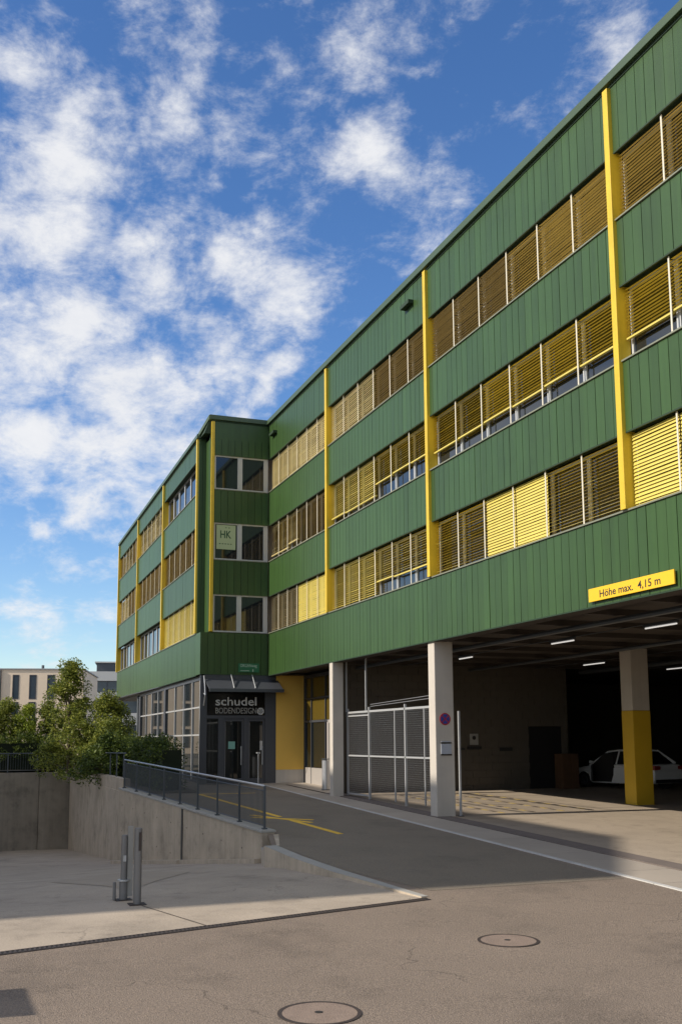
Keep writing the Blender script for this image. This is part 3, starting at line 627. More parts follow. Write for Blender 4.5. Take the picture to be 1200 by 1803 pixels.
# ------------------------------------------------------------------ signs
s1 = thing('clearance_sign', (23.0, -.06, 4.58), 'yellow clearance height sign reading 4,15 m on the green band above the garage', 'sign')
sx0, sx1, sz0, sz1 = 21.62, 24.12, 4.475, 4.725
MB().box(sx0, sx1, -.07, -.04, sz0, sz1).build('sign_board', signy, s1, bevel=.004)
SF = Matrix.Translation((0, -.0715, 0)) @ Matrix(((1, 0, 0, 0), (0, 0, -1, 0), (0, 1, 0, 0), (0, 0, 0, 1)))
fit_text('Höhe max.  4,15 m', 1.78, .165, .0012, black, Matrix.Translation((21.98, -.0715, 4.50)) @ Matrix(((1, 0, 0, 0), (0, 0, -1, 0), (0, 1, 0, 0), (0, 0, 0, 1))), s1, bold=.012)
s2 = thing('street_name_sign', (.04, -.75, 4.7), 'small green street name plate with pale lettering on the dark green end wall', 'sign')
MB().box(.033, .055, -1.18, -.36, 4.50, 4.84).build('sign_board', signgreen, s2)
pl = mat('pale_print', (.45, .55, .45), .6)
fit_text('ORGANweg', .66, .15, .0015, pl, XF(-1.11, 4.66, .0565), s2); fit_text('1', .03, .10, .0015, pl, XF(-.62, 4.52, .0565), s2)
MB().box(.0552, .057, -1.10, -.75, 4.545, 4.565).build('underline', pl, s2)
s3 = thing('no_stopping_sign', (14.53, .39, 2.41), 'round blue and red no stopping sign high on the concrete pillar', 'road sign')
def disc(x, y, z, r, t, n=32): return MB().tube((x, y, z), (x + t, y, z), r, n)
disc(14.6050, .315, 2.42, .150, .012).build('red_border', signred, s3); disc(14.6180, .315, 2.42, .122, .002).build('blue_face', signblue, s3)
cr = MB()
for da in (45, 135):
    a = math.radians(da); c, s_ = math.cos(a), math.sin(a); w = .013
    cr.add([(14.6215 + .0006 * (da == 45), .315 + c * t_ - s_ * w_, 2.42 + s_ * t_ + c * w_) for t_, w_ in ((-.122, -w), (.122, -w), (.122, w), (-.122, w))], [(0, 1, 2, 3)])
cr.build('red_cross', signred, s3)
s4 = thing('pillar_notice', (14.53, .39, 1.68), 'pale grey notice plate with dark edges below the round sign on the pillar', 'sign')
MB().box(14.6040, 14.6250, .19, .47, 1.55, 1.80).build('plate', mat('pale_grey_plate', (.42, .45, .50), .4), s4)
MB().box(14.6040, 14.6300, .18, .48, 1.81, 1.835).box(14.6040, 14.6300, .18, .48, 1.515, 1.54).build('dark_edge_strip', black, s4)
MB().box(14.6040, 14.6200, .20, .46, 1.845, 1.87).build('top_strip', MATS['pale_grey_plate'], s4)
s5 = thing('extinguisher_sign', (6.22, 5.55, 1.95), 'small white notice with a dark dot on the dim garage wall', 'sign')
MB().box(6.21, 6.225, 5.40, 5.72, 1.72, 2.10).build('plate', mat('dim_white_plate', (.30, .30, .28), .6), s5); MB().tube((6.226, 5.56, 1.96), (6.232, 5.56, 1.96), .07, 14).build('dark_dot', black, s5)
MB().box(6.21, 6.26, 5.30, 5.82, 1.56, 1.66).build('black_bracket', black, s5)
s6 = thing('window_poster', (.02, -1.6, 9.7), 'pale green window film with dark HK logo in the middle floor corner window', 'poster')
zp0, zp1 = 9.20, 10.20
MB().box(-.052, -.046, -2.07, -1.31, zp0 + .04, zp1).build('film', posterg, s6)
fit_text('HK', .44, .30, .001, hkgreen, XF(-1.92, 9.68, -.0445), s6, bold=.02)
fit_text('ARCHITEKTEN', .50, .06, .001, hkgreen, XF(-1.95, 9.45, -.0445), s6) if False else None
for k in range(5): MB().box(-.0458, -.0448, -1.96 + k * .11, -1.90 + k * .11, 9.44, 9.475).build('small_print', hkgreen, s6)
for k in range(2): MB().box(-.0458, -.0448, -1.72 + k * .12, -1.66 + k * .12, 10.08, 10.11).build('small_print', hkgreen, s6)

# ------------------------------------------------------------------ mesh gate between the pillars
gt = thing('mesh_gate', (7.1, .50, gz(7)), 'tall silver framed wire mesh gate between the two concrete pillars', 'gate')
gy = .52
def gb(x0, x1, z0, z1, nm='gate_rail', d=.045, y=gy): return MB().box(x0, x1, y, y + d, z0, z1).build(nm, alu, gt)
gb(7.10, 14.10, 2.74, 2.80); gb(7.10, 8.95, 2.64, 2.68); gb(7.18, 14.10, 1.40, 1.445, d=.04); gb(7.18, 8.95, .22, .27)
for xg in (7.12, 8.95, 11.62): gb(xg, xg + .06, gz(xg) + .02, 2.90, 'gate_post', .06)
for xg in (10.92, 12.90): gb(xg, xg + .035, .16, 2.74, 'gate_bar', .035)
for xg in (7.05, 8.72, 13.40): gb(xg, xg + .045, 2.80, 4.50, 'hanging_post', .045)
MB().tube((8.9, gy + .1, 2.98), (14.1, gy + .1, 3.10), .010, 6).tube((8.9, gy + .1, 2.92), (14.1, gy + .1, 3.02), .010, 6).build('tension_cable', steel, gt)
wm = MB(); xw = 7.2
while xw < 14.1: wm.box(xw, xw + .003, gy + .02, gy + .024, .24, 2.74); xw += .06
zw = .25
while zw < 2.74: wm.box(7.2, 14.1, gy + .025, gy + .029, zw, zw + .003); zw += .06
wm.build('wire_mesh', steel, gt, kind='stuff')
gp = thing('gate_post', (14.62, .80, 0), 'slim pale steel post standing just right of the signed pillar', 'post')
MB().box(14.66, 14.71, .64, .69, gz(14.6), 2.62).build('post', alu, gp, bevel=.004)
MB().box(14.62, 14.75, .60, .73, gz(14.6) + .004, gz(14.6) + .02).build('foot_plate', steel_d, gp)
# litter bin
bn = thing('ash_bin', (4.35, .80, .2), 'slim steel ash bin standing before the grey service door', 'bin')
MB().tube((4.35, .80, gz(4) + .02), (4.35, .80, gz(4) + 1.0), .13, 18).build('bin_body', steel, bn, smooth=False)
MB().tube((4.35, .80, gz(4) + 1.03), (4.35, .80, gz(4) + 1.06), .14, 18).tube((4.35, .80, gz(4) + 1.0), (4.35, .80, gz(4) + 1.03), .05, 8).build('bin_lid', steel_d, bn)
MB().tube((4.35, .80, gz(4)), (4.35, .80, gz(4) + .02), .15, 18).build('bin_base', steel_d, bn)
# entrance post with light
ps = thing('entrance_post', (1.6, -1.4, .2), 'thin steel post with a small head before the dark entrance', 'post')
MB().tube((.9, -.62, gz(.9)), (.9, -.62, gz(.9) + 1.15), .022, 10).build('post', steel, ps)
MB().box(.83, .97, -.68, -.56, gz(.9) + 1.15, gz(.9) + 1.2).build('head', alu, ps)

# ------------------------------------------------------------------ ceiling lights
LP = [(10.64, 11.51, 2.78, 'first strip light of the front row, beside the signed pillar'), (15.73, 16.77, 2.78, 'second strip light of the front row, left of the yellow clearance sign'), (19.51, 20.60, 2.78, 'strip light of the front row under the yellow clearance sign'),
      (9.48, 10.67, 7.9, 'strip light in the middle row, left of the yellow column'), (8.57, 9.75, 11.9, 'strip light of the farthest row, right of the yellow column')]
for (a, b, yy, lb) in LP:
    t = thing('strip_light', ((a + b) / 2, yy, 4.37), lb, 'ceiling light', 'strip lights under the garage ceiling')
    MB().box(a, b, yy - .05, yy + .05, 4.31, 4.36).build('housing', steel_d, t); MB().tube((a + .02, yy, 4.285), (b - .02, yy, 4.285), .017, 8).build('tube', tube_m, t)
for (yy, rr_) in ((1.2, .06), (5.4, .05), (5.6, .03), (9.9, .08)): put(MB().tube((6.3, yy, 4.28), (30.6, yy, 4.28), rr_, 8), 'ceiling_pipe', steel_d, ID)
for yy in (2.78, 7.9, 11.9): put(MB().box(6.5, 30.5, yy - .02, yy + .02, 4.361, 4.379), 'cable_tray', steel_d, ID)

# ------------------------------------------------------------------ car in the garage
def make_car(F_, Rr_, label):
    fx, fy = F_; rx, ry = Rr_
    L_ = math.hypot(fx - rx, fy - ry); d = Vector(((fx - rx) / L_, (fy - ry) / L_, 0)); side = Vector((-d.y, d.x, 0)) * -1  # left of heading is +side*-1
    left = Vector((-d.y, d.x, 0)); W_ = 1.62; z0 = gz(7)
    org = Vector((fx, fy, z0)) - left * (W_ / 2)       # front centre; heading d
    def P(x, y, z): return org - d * x + left * y + Vector((0, 0, z))   # x back from the nose, y left, z up
    t = thing('parked_car', (*P(L_ / 2, 0, 0)[:2], z0), label, 'car')
    k = L_ / 4.4
    # lower body: side profile with wheel arches, extruded with tumblehome
    prof_top = [(0.02, .42), (.06, .60), (.35, .70), (1.10, .80), (1.30, .83), (3.95, .88), (4.30, .84), (4.38, .60), (4.36, .34)]
    arches = [(.82, .34), (3.52, .34)]
    def arch(cx, r, n=10): return [(cx + r * math.cos(math.pi * i / n), .27 + r * math.sin(math.pi * i / n)) for i in range(n + 1)]
    bot = [(4.30, .22)] + arch(3.52, .34) + [(3.1, .19), (1.25, .19)] + arch(.82, .34) + [(.40, .22), (.05, .28)]
    outline = prof_top + bot
    b = MB(); n = len(outline)
    def wy(x, z):
        w = W_ / 2; 
        e = min(x / .5, (4.4 - x) / .45, 1); w *= .84 + .16 * math.sin(max(0, e) * math.pi / 2); 
        return w * (1 - .05 * max(0, z - .6) / .3)
    layers = [(-1.0, 1), (-.93, 1.0), (.93, 1.0), (1.0, 1)]
    vs_ = []
    for (f, _) in layers:
        for (x, z) in outline:
            sh = 1 if abs(f) < .95 else 1
            inset = .03 if abs(f) > .95 else 0
            zz = z - inset * (1 if z > .5 else -1) * .8
            vs_.append(P(x * k, wy(x, z) * f, zz))
    # side faces as strips: cap with triangulated ngon
    fs_ = []
    for li in range(3):
        for i in range(n):
            j = (i + 1) % n; fs_.append((li * n + i, li * n + j, (li + 1) * n + j, (li + 1) * n + i))
    fs_.append(tuple(range(n))[::-1]); fs_.append(tuple(range(3 * n, 4 * n)))
    b.add(vs_, fs_); body = b.build('body', whitec, t)
    # greenhouse
    gh = [(1.18, .80), (1.95, 1.27), (2.55, 1.33), (3.30, 1.30), (3.98, .88)]
    g = MB(); vv = []
    for f in (-1, 1):
        for (x, z) in gh: vv.append(P(x * k, f * (W_ / 2 * (.90 - .20 * (z - .85) / .48)), z))
    m5 = len(gh); g.add(vv, [tuple(range(m5))[::-1], tuple(range(m5, 2 * m5))] + [(i, i + 1, m5 + i + 1, m5 + i) for i in range(m5 - 1)])
    g.build('glasshouse', glassd, t)
    for f in (-1, 1):
        rf = MB()
        def q(x, z, o=.012): return P(x * k, f * (W_ / 2 * (.90 - .20 * (z - .85) / .48) + o), z)
        for (p0, p1, w) in (((1.12, .80), (1.95, 1.28), .03), ((1.95, 1.28), (2.55, 1.34), .03), ((2.55, 1.34), (3.30, 1.31), .03), ((3.30, 1.31), (4.02, .88), .06), ((2.50, .86), (2.55, 1.33), .03), ((3.2, .88), (3.35, 1.30), .03)):
            rf.tube(q(*p0), q(*p1), w, 6)
        rf.build('roof_pillar', whitec, t)
    r2 = MB(); vv = []
    for f in (-1, 1):
        for (x, z) in ((1.93, 1.285), (2.55, 1.345), (3.32, 1.315)): vv.append(P(x * k, f * W_ / 2 * .71, z))
    for f in (-1, 1):
        for (x, z) in ((1.93, 1.265), (2.55, 1.325), (3.32, 1.295)): vv.append(P(x * k, f * W_ / 2 * .71, z))
    r2.add(vv, [(0, 3, 4, 1), (1, 4, 5, 2), (6, 7, 10, 9), (7, 8, 11, 10), (0, 1, 7, 6), (1, 2, 8, 7), (3, 9, 10, 4), (4, 10, 11, 5), (0, 6, 9, 3), (2, 5, 11, 8)]); r2.build('roof', whitec, t)
    for (cx, _) in arches:
        for f in (-1, 1):
            c0 = P(cx * k, f * (W_ / 2 - .17), .29); c1 = P(cx * k, f * (W_ / 2 - .01), .29)
            w = MB().tube(c0, c1, .29, 24).build('wheel', rubber, t)
            c2 = P(cx * k, f * (W_ / 2 + .0), .29); rim = MB().tube(c1, c2, .19, 20)
            for a in range(5):
                an = a * 2 * math.pi / 5; pe = P(cx * k + .17 * math.cos(an), f * (W_ / 2 + .004), .29 + .17 * math.sin(an)); rim.tube(P(cx * k, f * (W_ / 2 + .004), .29), pe, .018, 5)
            rim.build('rim', steel_d, w)
    # open front door: dark opening and the leaf standing out
    op = MB(); vv = [P(x * k, W_ / 2 + .004, z) for (x, z) in ((1.30, .24), (2.30, .24), (2.42, .50), (2.42, .84), (2.42, 1.24), (1.98, 1.24), (1.34, .84))]
    vv += [P(x * k, W_ / 2 * .72 + (-.0), z) for (x, z) in ((1.30, .24), (2.30, .24), (2.42, .50), (2.42, .84), (2.42, 1.24), (1.98, 1.24), (1.34, .84))]
    op.add(vv, [tuple(range(7))] + [(i, (i + 1) % 7, 7 + (i + 1) % 7, 7 + i) for i in range(7)]); op.build('door_opening', dark, t)
    dl = MB(); hx = 1.28
    a0 = P(hx * k, W_ / 2, .26); out = Vector((.80, -.60, 0)) * .80
    vv = [a0, a0 + out, a0 + out + Vector((0, 0, .55)), a0 + Vector((0, 0, .58))]; th = Vector((.03, .04, 0))
    dl.add(vv + [p + th for p in vv], [(0, 3, 2, 1), (4, 5, 6, 7), (0, 1, 5, 4), (1, 2, 6, 5), (2, 3, 7, 6), (3, 0, 4, 7)]); dl.build('open_door', black, t)
    # tail lamps, mirror, bumper, plate
    for f in (-1, 1):
        MB().add([P(4.06 * k, f * (W_ / 2 * .94 + .012), .70), P(4.36 * k, f * W_ / 2 * .60, .70), P(4.36 * k, f * W_ / 2 * .60, .82), P(4.06 * k, f * (W_ / 2 * .94 + .012), .80),
                  P(4.40 * k, f * W_ / 2 * .88, .68), P(4.40 * k, f * W_ / 2 * .88, .83), P(4.415 * k, f * W_ / 2 * .55, .70), P(4.415 * k, f * W_ / 2 * .55, .80)],
                 [(0, 4, 5, 3), (4, 6, 7, 5), (0, 1, 6, 4), (3, 5, 7, 2)]).build('tail_lamp', redl, t)
        MB().add([P(.05 * k, f * W_ / 2 * .85, .52), P(.04 * k, f * W_ / 2 * .5, .50), P(.08 * k, f * W_ / 2 * .5, .60), P(.25 * k, f * W_ / 2 * .92, .64)], [(0, 1, 2, 3)]).build('headlight', glass, t)
    MB().tube(P(1.35 * k, W_ / 2 - .02, .90), P(1.33 * k, W_ / 2 + .13, .93), .055, 8).build('wing_mirror', whitec, t)
    MB().add([P(4.41 * k, -.7, .24), P(4.41 * k, .7, .24), P(4.42 * k, .7, .36), P(4.42 * k, -.7, .36)], [(0, 1, 2, 3)]).build('rear_bumper', rubber, t)
    MB().add([P(4.00 * k, -.62, .90), P(4.00 * k, .62, .90), P(3.40 * k, .55, 1.29), P(3.40 * k, -.55, 1.29)], [(0, 1, 2, 3)]).build('rear_window', glass, t)
    MB().add([P(4.418 * k, -.25, .60), P(4.418 * k, .25, .60), P(4.418 * k, .25, .70), P(4.418 * k, -.25, .70)], [(0, 1, 2, 3)]).build('number_plate', white, t)
make_car((5.17, 10.0), (8.95, 10.85), 'white estate car with one door open in the dark garage behind the yellow column')
cb = thing('equipment_cabinet', (6.5, 9.1, .2), 'rusty brown cabinet beside the dark garage doorway, left of the white car', 'cabinet')
MB().box(6.24, 6.72, 8.72, 9.42, gz(6.4), gz(6.4) + 1.22).build('cabinet_body', rust, cb, bevel=.02); MB().box(6.722, 6.74, 8.75, 9.06, .27, 1.32).build('cabinet_door', rust, cb); MB().box(6.722, 6.74, 9.08, 9.39, .27, 1.32).build('cabinet_door', rust, cb)

# ------------------------------------------------------------------ retaining walls
def wall_top(x): return .415 - (x - 4.2) * (.415 - .045) / (16.9 - 4.2)
rw = thing('retaining_wall', (10, -5.6, -1), 'stepped grey concrete ramp wall under the steel railing, streaked by rain', 'wall')
A0, A1 = Vector((4.0, -6.17)), Vector((16.95, -5.15)); dv = (A1 - A0).normalized(); nv = Vector((-dv.y, dv.x))
def wseg(t0, t1, dn0, dn1, z0, z1, nm, m_, bev=0):
    P0, P1 = A0 + (A1 - A0) * t0, A0 + (A1 - A0) * t1
    q = [P0 + nv * dn0, P1 + nv * dn0, P1 + nv * dn1, P0 + nv * dn1]
    return MB().prism([tuple(p) for p in q], z0, z1).build(nm, m_, rw, bevel=bev)
tj = (11.2 - 4.0) / 12.95
wseg(0, tj - .002, 0, .30, -3.2, lambda x, y: wall_top(x) - .05, 'wall_section', wallc)
wseg(tj + .001, 1, .012, .30, -3.2, lambda x, y: wall_top(x) - .05, 'wall_section', wallc)
wseg(-.001, 1.001, -.012, .32, lambda x, y: wall_top(x) - .048, lambda x, y: wall_top(x), 'wall_coping', wallc2, .006)
wseg(tj - .010, tj + .0, -.004, .02, -3.2, lambda x, y: wall_top(x) - .055, 'joint_strip', mat('dark_joint', (.07, .065, .055), .9))
# footing
fo = MB()
for i in range(26):
    t0, t1 = i / 26, (i + 1) / 26; P0, P1 = A0 + (A1 - A0) * t0, A0 + (A1 - A0) * t1
    w0 = -.22 if t0 < tj else -.16
    fo.prism([tuple(P0 + nv * w0), tuple(P1 + nv * w0), tuple(P1), tuple(P0)], -3.3, lambda x, y: yz(x, y) + .09)
fo.build('wall_footing', wallc, rw)
for i in range(9):
    for dz_ in (.45, 1.25):
        t_ = .04 + i * .108; P_ = A0 + (A1 - A0) * t_; zc_ = wall_top(P_.x) - .05 - dz_
        if zc_ > yz(P_.x, P_.y - .3) + .15:
            q_ = P_ - nv * .001; o_ = .0 if t_ < tj else .012
            MB().tube((P_.x - nv.x * (.003 - o_), P_.y - nv.y * (.003 - o_), zc_), (P_.x + nv.x * .02, P_.y + nv.y * .02, zc_), .022, 10).build('tie_hole', iron, rw)
kw = thing('kerb_wall', (19.5, -5.4, -.3), 'low concrete kerb wall falling from the ramp wall end to the yard', 'wall')
kp = [(16.96, -5.16), (18.9, -5.66), (20.6, -5.68), (22.4, -5.60), (25.05, -5.26)]; kq = [(16.96, -4.90), (18.9, -5.42), (20.6, -5.45), (22.4, -5.38), (25.05, -5.16)]
kb = MB(); top = MB()
def kz(x): return gz(x) - .27 * max(0, min(1, (18.7 - x) / 1.2))
kp.insert(1, (17.5, -5.30)); kq.insert(1, (17.5, -5.05)); kp.insert(2, (18.3, -5.50)); kq.insert(2, (18.3, -5.27))
for i in range(6):
    q = [kp[i], kp[i + 1], kq[i + 1], kq[i]]; kb.prism(q, -1.2, lambda x, y: kz(x) + .008); top.prism(q, lambda x, y: kz(x) + .009, lambda x, y: kz(x) + .014)
kb.build('kerb_body', wallc, kw); top.build('kerb_top', wallc2, kw)
MB().prism([(16.96, -4.895), (18.9, -5.415), (18.9, -5.36), (16.96, -4.78)], -.8, lambda x, y: gz(x) + .006).build('road_edge', wallc, kw)
bk = thing('yard_back_wall', (-4, -6, -1), 'grey concrete wall with formwork lines behind the ramp wall, hedge above it', 'wall')
ww = [-11.5, -9.2, -6.7, -4.2, -1.7, .9, 4.0]
for a, b in zip(ww, ww[1:]): MB().box(a + .006, b - .006, -6.08, -5.80, -3.3, .30).build('wall_section', wallc, bk, bevel=.006)
MB().box(-11.5, 4.0, -6.05, -5.80, .302, .70).build('wall_cap', wallc, bk)
wall_dk = mat('dark_wall_concrete', (0.27, 0.235, 0.185), 0.9, var=.35, vscale=1.3, stain=.2, stscale=1.1, streak=.2)  # darker tone of the wall concrete
lf = thing('yard_left_wall', (-12, -10, -1), 'dark grey concrete wall at the left edge under the steel railing', 'wall')
ww = [-17.2, -14.6, -12.0, -9.4, -7.42]
for a, b in zip(ww, ww[1:]): MB().prism([(-12.35, a + .006), (-11.95 - .0, a + .006), (-11.95, b - .006), (-12.35, b - .006)], -3.3, .50).build('wall_section', wall_dk, lf, bevel=.006)
MB().box(-12.35, -11.70, -7.41, -5.78, -3.3, .50).build('corner_pier', wall_dk, lf, bevel=.008)
ow = thing('yard_south_wall', (5, -17, -1), 'long concrete wall closing the yard opposite the ramp', 'wall')
for i in range(9): MB().prism([(-12.3 + i * 4.2, -17.3), (-12.3 + (i + 1) * 4.2 - .01, -17.3), (-12.3 + (i + 1) * 4.2 - .01, -17.0), (-12.3 + i * 4.2, -17.0)], -3.3, lambda x, y: gz(x) + .02).build('wall_section', wallc, ow)
sheet('south_street', [(-25,-60),(39.4,-60),(28.3,-17.2),(-12.3,-17.2),(-12.7,-17.2),(-12.7,-60)][:4] + [(-25, -17.2)], gz, asph_d, 0.0) if False else sheet('south_street', [(-12.7,-60),(39.45,-60),(28.28,-17.25),(-12.7,-17.25)], gz, asph_d, 0.0)

# ------------------------------------------------------------------ railings
rl = thing('ramp_railing', (10, -5.7, .4), 'steel railing with thin vertical bars on the sloping ramp wall', 'railing')
def rp_(t, dn=.14): return A0 + (A1 - A0) * t + nv * dn
R0, R1 = .012, .985; H = .90
def rz_(t): p = rp_(t); return wall_top(p.x)
seg = 8
MB().tube((*rp_(R0), rz_(R0) + H), (*rp_(R1), rz_(R1) + H), .024, 10).build('handrail', steel, rl, smooth=True)
MB().tube((*rp_(R0), rz_(R0) + H - .10), (*rp_(R1), rz_(R1) + H - .10), .011, 6).tube((*rp_(R0), rz_(R0) + .07), (*rp_(R1), rz_(R1) + .07), .011, 6).build('infill_rail', steel_d, rl)
for i in range(seg + 1):
    t = R0 + (R1 - R0) * i / seg; p = rp_(t); MB().box(p.x - .022, p.x + .022, p.y - .022, p.y + .022, rz_(t) - .02, rz_(t) + H).build('post', steel_d, rl)
    MB().box(p.x - .05, p.x + .05, p.y - .05, p.y + .05, rz_(t) + .001, rz_(t) + .03).build('foot_plate', steel_d, rl)
bb = MB(); nb = 170
for i in range(nb):
    t = R0 + (R1 - R0) * (i + .5) / nb; p = rp_(t); z = rz_(t)
    bb.box(p.x - .0055, p.x + .0055, p.y - .0055, p.y + .0055, z + .07, z + H - .10)
bb.build('vertical_bars', steel_d, rl, kind='stuff')
rl2 = thing('wall_railing', (-11.8, -10, .5), 'dark steel bar railing on the left yard wall before the hedge', 'railing')
xx = -12.1
MB().tube((xx, -17, 1.38), (xx, -7.50, 1.38), .024, 8).build('handrail', steel_d, rl2)
MB().tube((xx, -17, .60), (xx, -7.5, .60), .012, 6).build('infill_rail', steel_d, rl2)
for i in range(8): MB().box(xx - .025, xx + .025, -7.52 - i * 1.3 - .025, -7.52 - i * 1.3 + .025, .50, 1.37).build('post', steel_d, rl2)
bb = MB()
for i in range(84): yy = -7.6 - i * .11; bb.box(xx - .006, xx + .006, yy - .006, yy + .006, .60, 1.36)
bb.build('vertical_bars', steel_d, rl2, kind='stuff')
rl3 = thing('hedge_railing', (-4, -5.9, .7), 'thin dark railing half hidden in the shrubs on the back wall', 'railing')
MB().tube((-11, -5.9, 1.42), (3.6, -5.9, 1.52), .018, 8).build('handrail', steel_d, rl3)
for i in range(10): MB().box(-10.8 + i * 1.55 - .02, -10.8 + i * 1.55 + .02, -5.92, -5.88, .70, 1.42 + .01 * i * .6).build('post', steel_d, rl3)

# ------------------------------------------------------------------ bollards
def bollard(x, y, h, r, label, kindn):
    z = yz(x, y); t = thing('bollard', (x, y, z), label, 'bollard', 'steel bollards on the yard edge')
    MB().tube((x, y, z + .008), (x, y, z + h), r, 20).build('tube', bollm, t, smooth=False)
    MB().tube((x, y, z + h), (x, y, z + h + .012), r * .9, 20).build('cap', bollm, t)
    MB().box(x - .11, x + .11, y - .11, y + .11, z - .004, z + .008).build('foot_plate', iron, t)
    if kindn:
        MB().tube((x, y, z + .01), (x, y, z + .26), r * 1.35, 20).build('sleeve', bollm, t)
        MB().tube((x, y, z + .255), (x, y, z + .275), r * 2.0, 20).build('collar', steel, t)
        MB().tube((x - .02, y - .12, z), (x - .02, y - .12, z + .24), .022, 10).build('side_bolt', bollm, t)
        MB().box(x - .025, x + .025, y + r + .004, y + r + .075, z + .05, z + h + .13).build('flat_bar', mat('pale_flat_bar', (.27, .26, .235), .6) if 'pale_flat_bar' not in MATS else MATS['pale_flat_bar'], t)
        MB().box(x + r * .7, x + r + .02, y - .02, y + .02, z + .52, z + .60).build('lock', steel, t)
    else: MB().box(x + r * .6, x + r + .012, y - .0, y + .03, z + .70, z + .94).build('reflector_strip', iron, t)
bollard(23.95, -8.90, .98, .052, 'plain grey steel bollard, right one of the pair', 0)
bollard(23.42, -9.00, .86, .042, 'steel bollard with a collar and a pale flat bar, left one of the pair', 1)

# ------------------------------------------------------------------ vegetation
def leaves(mb, c, r, n, size, rng, squash=1.0):
    for _ in range(n):
        while True:
            p = Vector((rng.uniform(-1, 1), rng.uniform(-1, 1), rng.uniform(-1, 1)))
            if .25 < p.length < 1: break
        p = Vector((p.x * r, p.y * r, p.z * r * squash)) + Vector(c)
        a = Vector((rng.gauss(0, 1), rng.gauss(0, 1), rng.gauss(0, .7))).normalized(); b = a.orthogonal().normalized()
        b = (Matrix.Rotation(rng.uniform(0, 6.28), 3, a) @ b); s_ = size * rng.uniform(.6, 1.3)
        mb.add([p - a * s_ * .6, p + b * s_ * .32, p + a * s_ * .6, p - b * s_ * .32], [(0, 1, 2, 3)])
def tree(x, y, h, rad, label, cat, m_, n=90, per=110, seed=1, base=.5, peak=None, size=.085, group=None, lobes=None):
    rng = random.Random(seed); z0 = gz(x) + .04
    t = thing('shrubby_tree' if cat == 'tree' else 'shrub', (x, y, z0), label, cat, group)
    tr = MB(); tr.tube((x, y, z0), (x, y, z0 + h * .55), .07, 8, .04); tr.tube((x, y, z0 + h * .55), (x + .05, y, z0 + h * .95), .04, 6, .012)
    cl = MB()
    for i in range(n):
        f = rng.random() ** .9; zc = base + (h - base) * f
        rr = rad * (1 - f) ** .7 * rng.uniform(.3, 1.2) if lobes is None else rad * rng.uniform(.2, 1)
        a = rng.uniform(0, 6.28); c = (x + rr * math.cos(a), y + rr * math.sin(a), z0 + zc)
        if i % 4 == 0: tr.tube((x, y, z0 + zc * .6), c, .018, 5, .006)
        leaves(cl, c, rng.choice((.16, .28, .40, .55)) * min(1, .55 + rad * .3), int(per * rng.uniform(.5, 1.7)), size, rng, .8)
    tr.build('trunk', bark, t); cl.build('crown', m_, t)
    return t
tree(-7.5, -6.6, 4.8, 1.55, 'tall bushy tree with a pointed crown over the back wall', 'tree', leaf_tree, 120, 110, 11, .4, size=.09)
tree(-6.6, -5.1, 3.3, 1.7, 'broad bushy tree close to the corner of the green building', 'tree', leaf_tree, 130, 140, 12, .4, size=.085)
tree(-5.2, -5.2, 2.1, 1.9, 'low leafy shrub spilling over the back wall under the tall tree', 'shrub', leaf_tree, 110, 130, 13, .0, size=.085)
tree(-15.0, -8.9, 3.3, 1.5, 'rounded shrub above the hedge at the left edge of the photo', 'shrub', leaf_tree, 90, 130, 14, .8, size=.085)
tree(-14.6, -7.8, 3.0, .85, 'small bright yellow green shrub above the hedge', 'shrub', leaf_light, 50, 120, 15, .8, size=.085)
tree(-14.5, -6.9, 3.2, .6, 'slender green sapling between hedge and tall tree', 'shrub', leaf_tree, 36, 100, 16, .9, size=.10)
for k, (tx, ty, th_) in enumerate(((-33, -17, 8), (-40, -22, 10), (-29, -24, 9), (-48, -16, 9))):
    tree(tx, ty, th_, 3.2, ('street tree nearest the yard, outside the left edge of the photo', 'tallest street tree outside the left edge of the photo', 'street tree farthest from the green building, outside the photo', 'street tree farthest down the street, outside the photo')[k], 'tree', leaf_tree, 120, 60, 40 + k, 2.0, size=.34, group='street trees across the yard')
def hedge(p0, p1, w, z0, z1, n, label, seed, m_=leaf_hedge):
    rng = random.Random(seed); c = (Vector(p0) + Vector(p1)) / 2
    t = thing('hedge', (c.x, c.y, z0), label, 'hedge')
    d = Vector(p1) - Vector(p0); nn = Vector((-d.y, d.x)).normalized()
    core = MB(); q = [Vector(p0) + nn * w * .32, Vector(p0) - nn * w * .32, Vector(p1) - nn * w * .32, Vector(p1) + nn * w * .32]
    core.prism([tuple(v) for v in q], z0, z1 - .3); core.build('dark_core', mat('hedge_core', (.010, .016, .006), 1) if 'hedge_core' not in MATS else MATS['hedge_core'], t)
    lv = MB()
    for _ in range(n):
        s_ = rng.random(); p = Vector(p0) + d * s_ + nn * rng.uniform(-.5, .5) * w
        leaves(lv, (p.x, p.y, z0 + (z1 - z0) * min(1, rng.random() ** .7) + .12 * math.sin(s_ * 17) + rng.uniform(-.05, .08)), .22, 60, .075, rng)
    lv.build('foliage', m_, t, kind='stuff')
hedge((-13.6, -17), (-13.6, -6.3), 1.6, .5, 2.15, 420, 'long dark clipped hedge behind the left railing', 21)
hedge((-10.5, -5.1), (3.5, -4.35), 1.0, .3, 1.90, 800, 'low dark hedge in front of the glazed shop front', 22)

